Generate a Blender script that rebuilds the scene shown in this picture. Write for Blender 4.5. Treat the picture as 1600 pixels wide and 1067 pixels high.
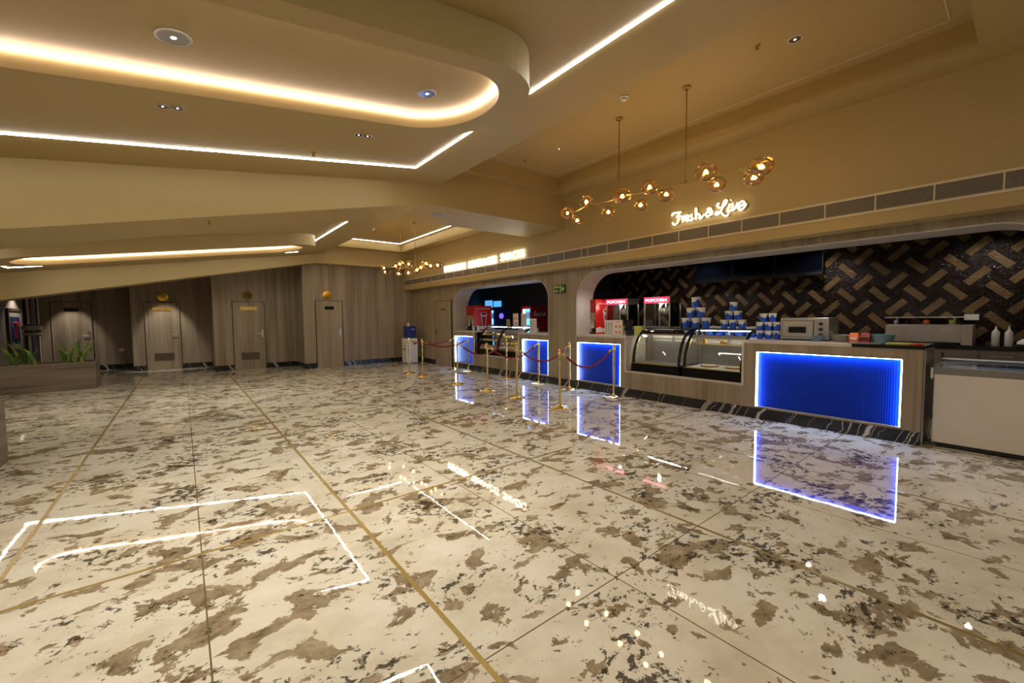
import bpy, math, random
from mathutils import Vector, Matrix
random.seed(7)
for o in list(bpy.data.objects): bpy.data.objects.remove(o)
S = bpy.context.scene
COL = S.collection
# ------------------------------------------------------------ camera, world, exposure
YAW, PIT, ROL, FPX = 0.670875, 0.056547, -0.00964, 648.52
cam = bpy.data.cameras.new('camera'); co = bpy.data.objects.new('camera', cam); COL.objects.link(co)
f = Vector((math.sin(YAW)*math.cos(PIT), math.cos(YAW)*math.cos(PIT), -math.sin(PIT)))
rt = Vector((math.cos(YAW), -math.sin(YAW), 0)); up = rt.cross(f)
rt2 = rt*math.cos(ROL)+up*math.sin(ROL); up2 = rt2.cross(f)
M = Matrix.Identity(4)
for i in range(3):
    M[i][0], M[i][1], M[i][2] = rt2[i], up2[i], -f[i]
M.translation = Vector((0, 0, 1.45)); co.matrix_world = M
cam.sensor_width = 36; cam.lens = FPX/1600*36; cam.clip_start = .05
S.camera = co
w = bpy.data.worlds.new('world'); S.world = w; w.use_nodes = True
w.node_tree.nodes['Background'].inputs[0].default_value = (.35, .3, .25, 1)
w.node_tree.nodes['Background'].inputs[1].default_value = .02
vs = S.view_settings; vs.view_transform = 'Standard'; vs.look = 'None'; vs.gamma = 1; vs.use_curve_mapping = False
vs.exposure = 0.58
LED = 27.0       # ceiling line lights
COVE = 9.0      # cove lights
SPOT = 50.0      # downlights, W
BULB = 1.5       # chandelier bulbs, W each

# ------------------------------------------------------------ material helpers
def new_mat(name):
    m = bpy.data.materials.new(name); m.use_nodes = True
    nt = m.node_tree; return m, nt, nt.nodes['Principled BSDF']
def N(nt, typ, **kw):
    n = nt.nodes.new(typ)
    for k, v in kw.items():
        if k in ('operation', 'blend_type', 'data_type', 'noise_dimensions', 'feature', 'wave_type', 'bands_direction', 'wave_profile', 'interpolation_type', 'musgrave_type', 'noise_type'): setattr(n, k, v)
        else:
            key = int(k[1:]) if k[0] == 'i' and k[1:].isdigit() else k.replace('_', ' ')
            n.inputs[key].default_value = v
    return n
def L(nt, a, b, ao=0, bi=0):
    nt.links.new(a.outputs[ao], b.inputs[bi])
def plain(name, col, rough=.5, metal=0, emis=None, es=0, spec=.5, coat=0, noise=.0, nscale=8, bump=0):
    m, nt, p = new_mat(name)
    p.inputs['Base Color'].default_value = (*col, 1); p.inputs['Roughness'].default_value = rough
    p.inputs['Metallic'].default_value = metal; p.inputs['Specular IOR Level'].default_value = spec
    p.inputs['Coat Weight'].default_value = coat
    if emis: p.inputs['Emission Color'].default_value = (*emis, 1); p.inputs['Emission Strength'].default_value = es
    if noise or bump:
        tc = N(nt, 'ShaderNodeTexCoord'); n = N(nt, 'ShaderNodeTexNoise', Scale=nscale, Detail=4.)
        L(nt, tc, n, 3, 0)
        if noise:
            r = N(nt, 'ShaderNodeMapRange'); r.inputs[1].default_value = .3; r.inputs[2].default_value = .7
            r.inputs[3].default_value = 1-noise; r.inputs[4].default_value = 1+noise; L(nt, n, r)
            h = N(nt, 'ShaderNodeHueSaturation'); h.inputs['Color'].default_value = (*col, 1); nt.links.new(r.outputs[0], h.inputs['Value'])
            L(nt, h, p, 0, 'Base Color')
        if bump:
            b = N(nt, 'ShaderNodeBump', Strength=bump, Distance=.01); nt.links.new(n.outputs[0], b.inputs['Height']); nt.links.new(b.outputs[0], p.inputs['Normal'])
    return m
def glassy(name, tint=(1, 1, 1), alpha=.12, rough=.02, fac_scale=1.0, refl=(1, 1, 1)):
    # thin sheet: clear or tinted see-through with a fresnel mirror on top
    m, nt, p = new_mat(name); nt.nodes.remove(p); out = nt.nodes['Material Output']
    t = N(nt, 'ShaderNodeBsdfTransparent'); t.inputs[0].default_value = (*tint, 1)
    g = N(nt, 'ShaderNodeBsdfGlossy'); g.inputs['Color'].default_value = (*refl, 1); g.inputs['Roughness'].default_value = rough
    fr = N(nt, 'ShaderNodeFresnel', IOR=1.5); ad = N(nt, 'ShaderNodeMath', operation='MULTIPLY_ADD'); ad.inputs[1].default_value = fac_scale; ad.inputs[2].default_value = alpha
    mx = N(nt, 'ShaderNodeMixShader'); L(nt, fr, ad); L(nt, ad, mx); L(nt, t, mx, 0, 1); L(nt, g, mx, 0, 2); L(nt, mx, out)
    return m
def glow(name, col, s):
    m, nt, p = new_mat(name); nt.nodes.remove(p); out = nt.nodes['Material Output']
    e = N(nt, 'ShaderNodeEmission'); e.inputs[0].default_value = (*col, 1); e.inputs[1].default_value = s; L(nt, e, out); return m
def ramp(nt, stops, interp='LINEAR'):
    r = nt.nodes.new('ShaderNodeValToRGB'); r.color_ramp.interpolation = interp
    e = r.color_ramp.elements
    while len(e) < len(stops): e.new(.5)
    for k, (pos, c) in enumerate(stops): e[k].position = pos; e[k].color = (*c, 1) if len(c) == 3 else c
    return r
def wood(name, vertical=True, cols=((.21, .163, .104), (.30, .24, .152), (.38, .31, .20)), plank=.0):
    m, nt, p = new_mat(name); tc = N(nt, 'ShaderNodeTexCoord')
    sc = (3.6, 3.6, .16) if vertical else (.35, .35, 6.0)
    mp = N(nt, 'ShaderNodeMapping', Scale=sc); L(nt, tc, mp, 3, 0)
    n1 = N(nt, 'ShaderNodeTexNoise', Scale=1.6, Detail=8., Roughness=.62, Distortion=.5); L(nt, mp, n1)
    mp2 = N(nt, 'ShaderNodeMapping', Scale=(28, 28, .6) if vertical else (1.2, 1.2, 40)); L(nt, tc, mp2, 3, 0)
    n2 = N(nt, 'ShaderNodeTexNoise', Scale=1.4, Detail=4.); L(nt, mp2, n2)
    a = N(nt, 'ShaderNodeMath', operation='MULTIPLY_ADD'); a.inputs[1].default_value = .35; L(nt, n2, a); nt.links.new(n1.outputs[0], a.inputs[2])
    r = ramp(nt, [(.5, cols[0]), (.66, cols[1]), (.85, cols[2])]); L(nt, a, r)
    L(nt, r, p, 0, 'Base Color'); p.inputs['Roughness'].default_value = .42; p.inputs['Specular IOR Level'].default_value = .35
    return m
def black_marble(name):
    m, nt, p = new_mat(name); tc = N(nt, 'ShaderNodeTexCoord'); sx = N(nt, 'ShaderNodeSeparateXYZ'); L(nt, tc, sx, 3, 0)
    ad = N(nt, 'ShaderNodeMath', operation='ADD'); L(nt, sx, ad, 0, 0); L(nt, sx, ad, 1, 1)
    sk = N(nt, 'ShaderNodeMath', operation='MULTIPLY_ADD'); L(nt, sx, sk, 2, 0); sk.inputs[1].default_value = .55; L(nt, ad, sk, 0, 2)
    n0 = N(nt, 'ShaderNodeTexNoise', Scale=5.5, Detail=4.); L(nt, tc, n0, 3, 0)
    ds = N(nt, 'ShaderNodeMath', operation='MULTIPLY_ADD'); L(nt, n0, ds); ds.inputs[1].default_value = .16; L(nt, sk, ds, 0, 2)
    n1 = N(nt, 'ShaderNodeTexNoise', noise_dimensions='1D', Scale=2.6, Detail=3.); L(nt, ds, n1, 0, 'W')
    sb = N(nt, 'ShaderNodeMath', operation='SUBTRACT'); L(nt, n1, sb); sb.inputs[1].default_value = .5
    ab = N(nt, 'ShaderNodeMath', operation='ABSOLUTE'); L(nt, sb, ab)
    r = ramp(nt, [(0, (.55, .51, .44)), (.0025, (.40, .37, .31)), (.007, (.012, .011, .01)), (1, (.006, .006, .006))]); L(nt, ab, r)
    L(nt, r, p, 0, 'Base Color'); p.inputs['Roughness'].default_value = .22
    return m
def marble_floor():
    m, nt, p = new_mat('floor_marble'); tc = N(nt, 'ShaderNodeTexCoord')
    sx = N(nt, 'ShaderNodeSeparateXYZ'); L(nt, tc, sx, 3, 0)
    mp = N(nt, 'ShaderNodeMapping', Scale=(1.0, 1.25, 1), Rotation=(0, 0, .5)); L(nt, tc, mp, 3, 0)
    wn = N(nt, 'ShaderNodeTexNoise', Scale=1.3, Detail=3.); L(nt, mp, wn)
    va = N(nt, 'ShaderNodeVectorMath', operation='MULTIPLY_ADD'); va.inputs[1].default_value = (.35, .35, 0)
    nt.links.new(wn.outputs[1], va.inputs[0]); nt.links.new(mp.outputs[0], va.inputs[2])
    n1 = N(nt, 'ShaderNodeTexNoise', Scale=4.6, Detail=10., Roughness=.62, Distortion=.15); nt.links.new(va.outputs[0], n1.inputs[0])
    # big cluster control
    n0 = N(nt, 'ShaderNodeTexNoise', Scale=.95, Detail=3.); L(nt, mp, n0)
    ad = N(nt, 'ShaderNodeMath', operation='MULTIPLY_ADD'); ad.inputs[1].default_value = .35; L(nt, n0, ad); nt.links.new(n1.outputs[0], ad.inputs[2])
    patch = ramp(nt, [(.717, (0, 0, 0)), (.732, (1, 1, 1))]); L(nt, ad, patch)
    # base cream with soft clouds
    n2 = N(nt, 'ShaderNodeTexNoise', Scale=2.2, Detail=6., Roughness=.6); L(nt, mp, n2)
    base = ramp(nt, [(.3, (.60, .54, .40)), (.5, (.74, .69, .55)), (.7, (.82, .78, .67))]); L(nt, n2, base)
    n3 = N(nt, 'ShaderNodeTexNoise', Scale=7., Detail=8., Roughness=.7); nt.links.new(va.outputs[0], n3.inputs[0])
    pcol = ramp(nt, [(.30, (.07, .05, .03)), (.40, (.22, .165, .10)), (.56, (.36, .285, .185)), (.72, (.50, .42, .30))]); L(nt, n3, pcol)
    mx = N(nt, 'ShaderNodeMix', data_type='RGBA'); nt.links.new(patch.outputs[0], mx.inputs[0]); nt.links.new(base.outputs[0], mx.inputs[6]); nt.links.new(pcol.outputs[0], mx.inputs[7])
    # dark speckle near patches
    n4 = N(nt, 'ShaderNodeTexNoise', Scale=15., Detail=10., Roughness=.72); nt.links.new(va.outputs[0], n4.inputs[0])
    n5 = N(nt, 'ShaderNodeTexNoise', Scale=1.7, Detail=3.); nt.links.new(va.outputs[0], n5.inputs[0])
    a2 = N(nt, 'ShaderNodeMath', operation='MULTIPLY_ADD'); a2.inputs[1].default_value = .55; L(nt, n5, a2); nt.links.new(n4.outputs[0], a2.inputs[2])
    sp = ramp(nt, [(.862, (0, 0, 0)), (.878, (.9, .9, .9))]); L(nt, a2, sp)
    mx2 = N(nt, 'ShaderNodeMix', data_type='RGBA'); nt.links.new(sp.outputs[0], mx2.inputs[0]); nt.links.new(mx.outputs[2], mx2.inputs[6]); mx2.inputs[7].default_value = (.035, .027, .018, 1)
    # inlay lines
    def line(out, start, step, half):
        a = N(nt, 'ShaderNodeMath', operation='SUBTRACT'); nt.links.new(sx.outputs[out], a.inputs[0]); a.inputs[1].default_value = start-step/2
        b = N(nt, 'ShaderNodeMath', operation='FLOORED_MODULO'); L(nt, a, b); b.inputs[1].default_value = step
        c = N(nt, 'ShaderNodeMath', operation='SUBTRACT'); L(nt, b, c); c.inputs[1].default_value = step/2
        d = N(nt, 'ShaderNodeMath', operation='ABSOLUTE'); L(nt, c, d)
        e = N(nt, 'ShaderNodeMath', operation='LESS_THAN'); L(nt, d, e); e.inputs[1].default_value = half
        return e
    g1 = line(0, .935, 1.8, .013); g2 = line(1, 3.18, 3.56, .013)
    t1 = line(0, .035, 1.8, .0035); t2 = line(1, 1.40, 3.56, .0035)
    g = N(nt, 'ShaderNodeMath', operation='MAXIMUM'); L(nt, g1, g); L(nt, g2, g, 0, 1)
    t = N(nt, 'ShaderNodeMath', operation='MAXIMUM'); L(nt, t1, t); L(nt, t2, t, 0, 1)
    m3 = N(nt, 'ShaderNodeMix', data_type='RGBA'); nt.links.new(t.outputs[0], m3.inputs[0]); nt.links.new(mx2.outputs[2], m3.inputs[6]); m3.inputs[7].default_value = (.16, .12, .06, 1)
    m4 = N(nt, 'ShaderNodeMix', data_type='RGBA'); nt.links.new(g.outputs[0], m4.inputs[0]); nt.links.new(m3.outputs[2], m4.inputs[6]); m4.inputs[7].default_value = (.46, .33, .10, 1)
    nt.links.new(m4.outputs[2], p.inputs['Base Color'])
    mm = N(nt, 'ShaderNodeMath', operation='MULTIPLY'); L(nt, g, mm); mm.inputs[1].default_value = .5; L(nt, mm, p, 0, 'Metallic')
    rr = N(nt, 'ShaderNodeMath', operation='MULTIPLY_ADD'); L(nt, g, rr); rr.inputs[1].default_value = .25; rr.inputs[2].default_value = .02; L(nt, rr, p, 0, 'Roughness')
    nb = N(nt, 'ShaderNodeTexNoise', Scale=3.2, Detail=4.); L(nt, tc, nb, 3, 0)
    b = N(nt, 'ShaderNodeBump', Strength=.05, Distance=.012); nt.links.new(nb.outputs[0], b.inputs['Height']); nt.links.new(b.outputs[0], p.inputs['Normal'])
    p.inputs['Specular IOR Level'].default_value = .62
    return m
def tile_mat(name, col):
    m, nt, p = new_mat(name); tc = N(nt, 'ShaderNodeTexCoord')
    n = N(nt, 'ShaderNodeTexNoise', Scale=48., Detail=2.); L(nt, tc, n, 3, 0)
    b = N(nt, 'ShaderNodeBump', Strength=.9, Distance=.02); nt.links.new(n.outputs[0], b.inputs['Height']); nt.links.new(b.outputs[0], p.inputs['Normal'])
    n2 = N(nt, 'ShaderNodeTexNoise', Scale=3.5, Detail=3.); L(nt, tc, n2, 3, 0)
    r = ramp(nt, [(.3, tuple(c*.75 for c in col)), (.7, tuple(min(1, c*1.25) for c in col))]); L(nt, n2, r); L(nt, r, p, 0, 'Base Color')
    p.inputs['Roughness'].default_value = .07; p.inputs['Specular IOR Level'].default_value = .28
    return m
def fluted_blue():
    m, nt, p = new_mat('blue_fluted_acrylic'); tc = N(nt, 'ShaderNodeTexCoord')
    wv = N(nt, 'ShaderNodeTexWave', Scale=14., bands_direction='Y'); L(nt, tc, wv, 3, 0)
    b = N(nt, 'ShaderNodeBump', Strength=.25, Distance=.01); nt.links.new(wv.outputs[1], b.inputs['Height']); nt.links.new(b.outputs[0], p.inputs['Normal'])
    p.inputs['Base Color'].default_value = (.002, .028, .33, 1); p.inputs['Roughness'].default_value = .3; p.inputs['Specular IOR Level'].default_value = .2
    return m

MT = dict(
 ceil=plain('ceiling_paint', (.41, .305, .125), .5, spec=.35),
 floor=marble_floor(), wood=wood('grey_brown_laminate'),
 woodh=wood('planter_laminate', False, ((.13, .10, .07), (.22, .175, .12), (.3, .25, .18))),
 cwood=wood('counter_laminate', True, ((.22, .165, .105), (.30, .235, .155), (.37, .295, .20))),
 marble=black_marble('black_veined_marble'),
 gap=plain('dark_gap', (.012, .01, .008), .8),
 gold=plain('polished_brass', (.90, .66, .20), .22, 1), brass=plain('aged_brass', (.42, .28, .09), .3, 1),
 chrome=plain('brushed_steel', (.62, .61, .58), .28, 1), steel=plain('steel_sheet', (.45, .43, .40), .35, 1, noise=.1),
 red=plain('red_velvet', (.22, .008, .014), .75), redp=plain('red_plastic', (.70, .012, .012), .3), dred=plain('dark_red_plastic', (.30, .01, .012), .35),
 white=plain('white_plastic', (.74, .72, .68), .4), offw=plain('off_white_enamel', (.66, .60, .50), .38), grey=plain('grey_plastic', (.19, .18, .165), .4),
 lgrey=plain('pale_grey_stone', (.55, .50, .42), .25), black=plain('black_gloss', (.008, .008, .008), .14), mblack=plain('black_matt', (.012, .012, .012), .5),
 blue=plain('bucket_blue', (.01, .09, .60), .4), dblue=plain('cooler_blue', (.01, .025, .16), .4), blueac=fluted_blue(),
 tdark=tile_mat('dark_brown_tile', (.014, .008, .006)), tlight=tile_mat('tan_tile', (.16, .10, .048)), grout=plain('grout', (.018, .012, .009), .8),
 plaster=plain('grey_plaster', (.085, .075, .075), .6), soffit=plain('grey_laminate_soffit', (.50, .45, .41), .45),
 led=glow('white_led', (1, .95, .87), LED), cove=glow('warm_led_cove', (1, .80, .70), COVE), ledoff=plain('unlit_led_diffuser', (.62, .5, .34), .4),
 ledt=glow('tray_led', (1, .93, .80), 11.0), ledblue=glow('panel_led', (.36, .52, 1), 30.0), ledcase=glow('case_led', (1, .97, .9), 22.0),
 sign=glow('sign_letter_glow', (1, .91, .74), 4.5), bulb=glow('bulb_filament', (1, .66, .25), 22.0),
 spot=glow('downlight_lens', (1, .92, .85), 14.0), refl=plain('downlight_reflector', (.30, .28, .30), .15, 1),
 smoke=glassy('smoked_amber_glass', (.90, .76, .50), .04, .02, .8, (1, .93, .8)), glass=glassy('clear_glass', (.93, .96, .95), .015, .01), fglass=glassy('freezer_lid_glass', (.85, .9, .95), .02, .04, .35),
 cblack=plain('case_black', (.004, .004, .004), .35, spec=.15), discg=plain('mirror_gold', (.55, .36, .07), .08, 1), vent=plain('brown_vent', (.13, .09, .06), .5),
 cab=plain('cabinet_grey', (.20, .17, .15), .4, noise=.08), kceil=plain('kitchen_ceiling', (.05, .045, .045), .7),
 screen=plain('dark_screen', (.002, .003, .007), .12), leaf=None, soil=plain('soil', (.03, .02, .012), .9),
 beige=plain('tan_panel', (.30, .23, .12), .4), paper=plain('white_card', (.75, .73, .68), .5), ink=plain('black_ink', (.02, .02, .025), .5),
 orange=plain('orange_pack', (.75, .16, .03), .4), yel=plain('yellow_green_board', (.5, .55, .10), .4), tubb=plain('blue_grey_tub', (.12, .22, .32), .4),
 tubg=plain('grey_tub', (.22, .21, .18), .45), dough=plain('dough', (.85, .66, .36), .6, noise=.2, nscale=60), crust=plain('crust', (.28, .12, .05), .7), bread=plain('bread', (.70, .45, .10), .6, noise=.15, nscale=40),
 popc=plain('popcorn', (.78, .60, .16), .7, noise=.3, nscale=80, bump=.8), coolglow=glow('blue_cooler_light', (.10, .42, 1), 1.8), tubelight=glow('cooler_tube', (.55, .8, 1), 10.0),
 doorglow=glow('blue_doorway_glow', (.10, .40, .85), .8), pink=glow('pink_sign', (.95, .04, .10), 1.1), signw=glow('white_sign_letters', (1, .85, .88), 2.2),
 green=glow('exit_green', (.30, .40, .08), .35), exitw=plain('exit_sign_plate', (.02, .03, .008), .4), pic1=plain('poster_blue', (.03, .05, .13), .2), skin=plain('poster_figure', (.4, .12, .05), .4), picd=plain('poster_dark', (.05, .035, .025), .2),
 frame=plain('dark_picture_frame', (.10, .065, .04), .35), mat_=plain('picture_mount', (.32, .27, .22), .5), crimson=plain('crimson_figure', (.4, .02, .03), .4), purple=glow('purple_glow', (.25, .15, .9), .8))
m, nt, p = new_mat('snake_plant_leaf'); tc = N(nt, 'ShaderNodeTexCoord'); n = N(nt, 'ShaderNodeTexNoise', Scale=9., Detail=3.); L(nt, tc, n, 3, 0)
r = ramp(nt, [(.35, (.05, .12, .01)), (.6, (.16, .28, .03)), (.75, (.42, .42, .04))]); L(nt, n, r); L(nt, r, p, 0, 'Base Color'); p.inputs['Roughness'].default_value = .4
MT['leaf'] = m

# ------------------------------------------------------------ mesh helpers
class MB:
    def __init__(s): s.v = []; s.f = []; s.m = []; s.s = []
    def add(s, vs, fs, m=0, smooth=False):
        b = len(s.v); s.v += [tuple(v) for v in vs]
        for q in fs: s.f.append([b+i for i in q]); s.m.append(m); s.s.append(smooth)
        return s
    def box(s, x0, x1, y0, y1, z0, z1, m=0):
        x0, x1 = sorted((x0, x1)); y0, y1 = sorted((y0, y1)); z0, z1 = sorted((z0, z1))
        vs = [(x, y, z) for z in (z0, z1) for y in (y0, y1) for x in (x0, x1)]
        return s.add(vs, [(0, 2, 3, 1), (4, 5, 7, 6), (0, 1, 5, 4), (2, 6, 7, 3), (0, 4, 6, 2), (1, 3, 7, 5)], m)
    def hexa(s, low, high, m=0):   # two quads (4 pts each, ccw seen from above)
        return s.add(list(low)+list(high), [(3, 2, 1, 0), (4, 5, 6, 7), (0, 1, 5, 4), (1, 2, 6, 5), (2, 3, 7, 6), (3, 0, 4, 7)], m)
    def quad(s, a, b, c, d, m=0): return s.add([a, b, c, d], [(0, 1, 2, 3)], m)
    def tube(s, pts, r, n=8, m=0, closed=False, caps=True):
        P = [Vector(p) for p in pts]; k = len(P); rr = r if hasattr(r, '__len__') else [r]*k
        base = len(s.v); ref = None; rings = []
        for i in range(k):
            if closed: t = P[(i+1) % k]-P[i-1]
            else: t = P[min(i+1, k-1)]-P[max(i-1, 0)]
            t.normalize()
            if ref is None:
                ref = Vector((0, 0, 1)) if abs(t.z) < .9 else Vector((1, 0, 0))
            a = t.cross(ref); a.normalize(); b2 = a.cross(t); ref = b2
            rings.append([P[i]+(a*math.cos(2*math.pi*j/n)+b2*math.sin(2*math.pi*j/n))*rr[i] for j in range(n)])
        vs = [v for R in rings for v in R]; fs = []
        for i in range(k if closed else k-1):
            i2 = (i+1) % k
            for j in range(n): fs.append((i*n+j, i*n+(j+1) % n, i2*n+(j+1) % n, i2*n+j))
        if not closed and caps: fs += [tuple(range(n-1, -1, -1)), tuple((k-1)*n+j for j in range(n))]
        return s.add(vs, fs, m, True)
    def lathe(s, prof, c=(0, 0, 0), n=24, m=0, axis='z', sx=1, sy=1):
        vs = []; fs = []; k = len(prof)
        for (r_, z) in prof:
            for j in range(n):
                a = 2*math.pi*j/n; x, y = r_*math.cos(a)*sx, r_*math.sin(a)*sy
                if axis == 'z': q = (x, y, z)
                elif axis == 'x': q = (z, x, y)
                else: q = (x, z, y)
                vs.append((q[0]+c[0], q[1]+c[1], q[2]+c[2]))
        for i in range(k-1):
            for j in range(n): fs.append((i*n+j, i*n+(j+1) % n, (i+1)*n+(j+1) % n, (i+1)*n+j))
        if prof[0][0] > 1e-5: fs.append(tuple(range(n-1, -1, -1)))
        if prof[-1][0] > 1e-5: fs.append(tuple((k-1)*n+j for j in range(n)))
        return s.add(vs, fs, m, True)
    def sphere(s, c, r, n=16, k=10, m=0, sz=1):
        return s.lathe([(max(1e-6, r*math.sin(math.pi*i/k)), -r*sz*math.cos(math.pi*i/k)) for i in range(k+1)], c, n, m)
    def prism(s, poly, axis, a, b, m=0):   # poly = 2D outline in the two other axes
        def P(u, v, w): return {'x': (w, u, v), 'y': (u, w, v), 'z': (u, v, w)}[axis]
        k = len(poly); vs = [P(u, v, a) for u, v in poly]+[P(u, v, b) for u, v in poly]
        fs = [tuple(range(k-1, -1, -1)), tuple(range(k, 2*k))]+[(i, (i+1) % k, k+(i+1) % k, k+i) for i in range(k)]
        return s.add(vs, fs, m)
def part(name, mb, mats, parent=None, off=None, bevel=0, fix=True):
    """one mesh object; coordinates are world metres, taken relative to the parent's world place"""
    me = bpy.data.meshes.new(name)
    o_ = off if off is not None else (Vector(parent['_loc']) if parent is not None and '_loc' in parent else Vector((0, 0, 0)))
    me.from_pydata([tuple(Vector(v)-Vector(o_)) for v in mb.v], [], mb.f)
    for mm in (mats if isinstance(mats, (list, tuple)) else [mats]): me.materials.append(mm)
    me.polygons.foreach_set('material_index', mb.m); me.polygons.foreach_set('use_smooth', mb.s)
    me.update()
    if fix:
        import bmesh
        bm = bmesh.new(); bm.from_mesh(me); bmesh.ops.recalc_face_normals(bm, faces=bm.faces); bm.to_mesh(me); bm.free()
    if any(mb.s):
        try: me.set_sharp_from_angle(angle=math.radians(40))
        except Exception: pass
    o = bpy.data.objects.new(name, me); COL.objects.link(o)
    if parent is not None: o.parent = parent; o['_loc'] = tuple(o_)
    if bevel:
        b = o.modifiers.new('bevel', 'BEVEL'); b.width = bevel; b.segments = 2; b.limit_method = 'ANGLE'; b.angle_limit = math.radians(50)
    return o
def tag(o, label, cat, group=None):
    o['label'] = label; o['category'] = cat
    if group: o['group'] = group
    return o
def thing(name, loc, label, cat, group=None):
    o = bpy.data.objects.new(name, None); COL.objects.link(o); o.location = loc; o['_loc'] = tuple(loc); o.empty_display_size = .1
    return tag(o, label, cat, group)
def single(name, mb, mats, label, cat, group=None, loc=(0, 0, 0), bevel=0):
    o = part(name, mb, mats, None, off=loc, bevel=bevel); o.location = loc
    return tag(o, label, cat, group)
def struct(name, mb, mats, parent=None, **kw):
    o = part(name, mb, mats, parent, **kw)
    if parent is None: o['kind'] = 'structure'
    return o
def copy_tree(o, parent=None):
    c = o.copy(); COL.objects.link(c); c.parent = parent
    for ch in [x for x in bpy.data.objects if x.parent == o]: copy_tree(ch, c)
    return c
def dup(root, loc, label, group=None, name=None):
    c = copy_tree(root); c.location = loc; c['label'] = label
    if group: c['group'] = group
    return c
def text_mb(txt, m=0, depth=.01, bold=0.0, shear=0.0):
    cu = bpy.data.curves.new('t', 'FONT'); cu.body = txt; cu.extrude = depth/2; cu.offset = bold; cu.shear = shear; cu.align_x = 'LEFT'; cu.resolution_u = 3
    o = bpy.data.objects.new('t', cu); COL.objects.link(o); dg = bpy.context.evaluated_depsgraph_get()
    me = bpy.data.meshes.new_from_object(o.evaluated_get(dg)); mb = MB()
    mb.add([v.co[:] for v in me.vertices], [tuple(q.vertices) for q in me.polygons], m)
    bpy.data.objects.remove(o); bpy.data.curves.remove(cu); bpy.data.meshes.remove(me); return mb
def fit(mb, w_, h_):
    xs = [v[0] for v in mb.v]; ys = [v[1] for v in mb.v]; x0, x1, y0, y1 = min(xs), max(xs), min(ys), max(ys)
    mb.v = [((v[0]-x0)/(x1-x0)*w_, (v[1]-y0)/(y1-y0)*h_, v[2]) for v in mb.v]; return mb
def face_x(mb, x, y_left, z):   # text lying on a wall that faces -X ; reads towards -Y
    mb.v = [(x-v[2], y_left-v[0], z+v[1]) for v in mb.v]; return mb
def face_y(mb, y, x_left, z):   # on a wall that faces -Y
    mb.v = [(x_left+v[0], y-v[2], z+v[1]) for v in mb.v]; return mb
def mesh_join(dst, src):
    b = len(dst.v); dst.v += src.v; dst.f += [[b+i for i in q] for q in src.f]; dst.m += src.m; dst.s += src.s; return dst

# ------------------------------------------------------------ ceiling heights
KX = 3.27
def zn(x): return 3.555-.137*(3.27-x)        # near bay
def zf(x): return 3.373-.15*(3.27-x)        # far bay
def zb(x): return 3.20-.214*max(0, 2.98-x)        # first beam, underside
def zb2(x): return 3.10-.20*max(0, 3.1-x)       # second beam, underside
XL, XB, XW = -3.9, 6.0, 6.3
# ------------------------------------------------------------ room shell
struct('floor', MB().box(-4.4, 9.6, -5.4, 22.2, -.1, 0), MT['floor'])
def slab(mb, x0, x1, y0, y1, zfun, t=.06):
    mb.hexa([(x0, y0, zfun(x0)), (x1, y0, zfun(x1)), (x1, y1, zfun(x1)), (x0, y1, zfun(x0))], [(x0, y0, zfun(x0)+t), (x1, y0, zfun(x1)+t), (x1, y1, zfun(x1)+t), (x0, y1, zfun(x0)+t)])
cm = MB()
TY0, TY1, TX0, TX1, SZ, TZ = .4, 5.68, 3.45, 5.62, 3.8, 4.05
slab(cm, XL-.3, KX, -5.2, 5.85, zn, .5)
def tray(y0, y1, x0, x1, sz, tz, ya, yb):
    cm.box(KX, x0, ya, yb, sz, sz+.06); cm.box(x1, XB+.25, ya, yb, sz, sz+.06)
    cm.box(x0, x1, ya, y0, sz, sz+.06); cm.box(x0, x1, y1, yb, sz, sz+.06)
    cm.box(x0-.1, x1+.1, y0-.1, y1+.1, tz, tz+.05)
    cm.box(x0-.1, x0, y0-.1, y1+.1, sz+.06, tz); cm.box(x1, x1+.1, y0-.1, y1+.1, sz+.06, tz); cm.box(x0, x1, y0-.1, y0, sz+.06, tz); cm.box(x0, x1, y1, y1+.1, sz+.06, tz)
tray(TY0, TY1, TX0, TX1, SZ, TZ, -5.2, 5.85)
FY0, FY1, FX0, FX1, FSZ, FZ = 7.5, 12.75, 3.5, 5.65, 3.6, 3.83
slab(cm, XL-.3, KX, 6.95, 13.0, zf, .4)
tray(FY0, FY1, FX0, FX1, FSZ, FZ, 6.95, 13.0)
struct('ceiling', cm, MT['ceil'])
def beam(name, y0, y1, zfun, top, kx):
    b = MB()
    for x0, x1 in ((XL-.3, kx), (kx, XB+.25)):
        b.hexa([(x0, y0, zfun(x0)), (x1, y0, zfun(x1)), (x1, y1, zfun(x1)), (x0, y1, zfun(x0))], [(x0, y0, top), (x1, y0, top), (x1, y1, top), (x0, y1, top)])
    struct(name, b, MT['ceil'])
beam('trim_1', 5.85, 6.95, zb, 4.12, 2.98)
beam('trim_2', 13.0, 13.5, zb2, 3.85, 3.1)
# alcove ceiling behind the second beam
def alcove_z(x): return 3.22-.12*max(0, 3.1-x)
b = MB()
for x0, x1 in ((XL-.3, 3.1), (3.1, XB+.3)):
    b.hexa([(x0, 13.5, alcove_z(x0)), (x1, 13.5, alcove_z(x1)), (x1, 22.1, alcove_z(x1)), (x0, 22.1, alcove_z(x0))], [(x0, 13.5, alcove_z(x0)+.08), (x1, 13.5, alcove_z(x1)+.08), (x1, 22.1, alcove_z(x1)+.08), (x0, 22.1, alcove_z(x0)+.08)])
struct('ceiling', b, MT['wood'])
# bulkhead over the counters, with the slotted grille let into it
struct('trim_3', MB().box(XB, XB+.4, -5.2, 13.5, 2.43, 4.0), MT['ceil'])
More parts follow.
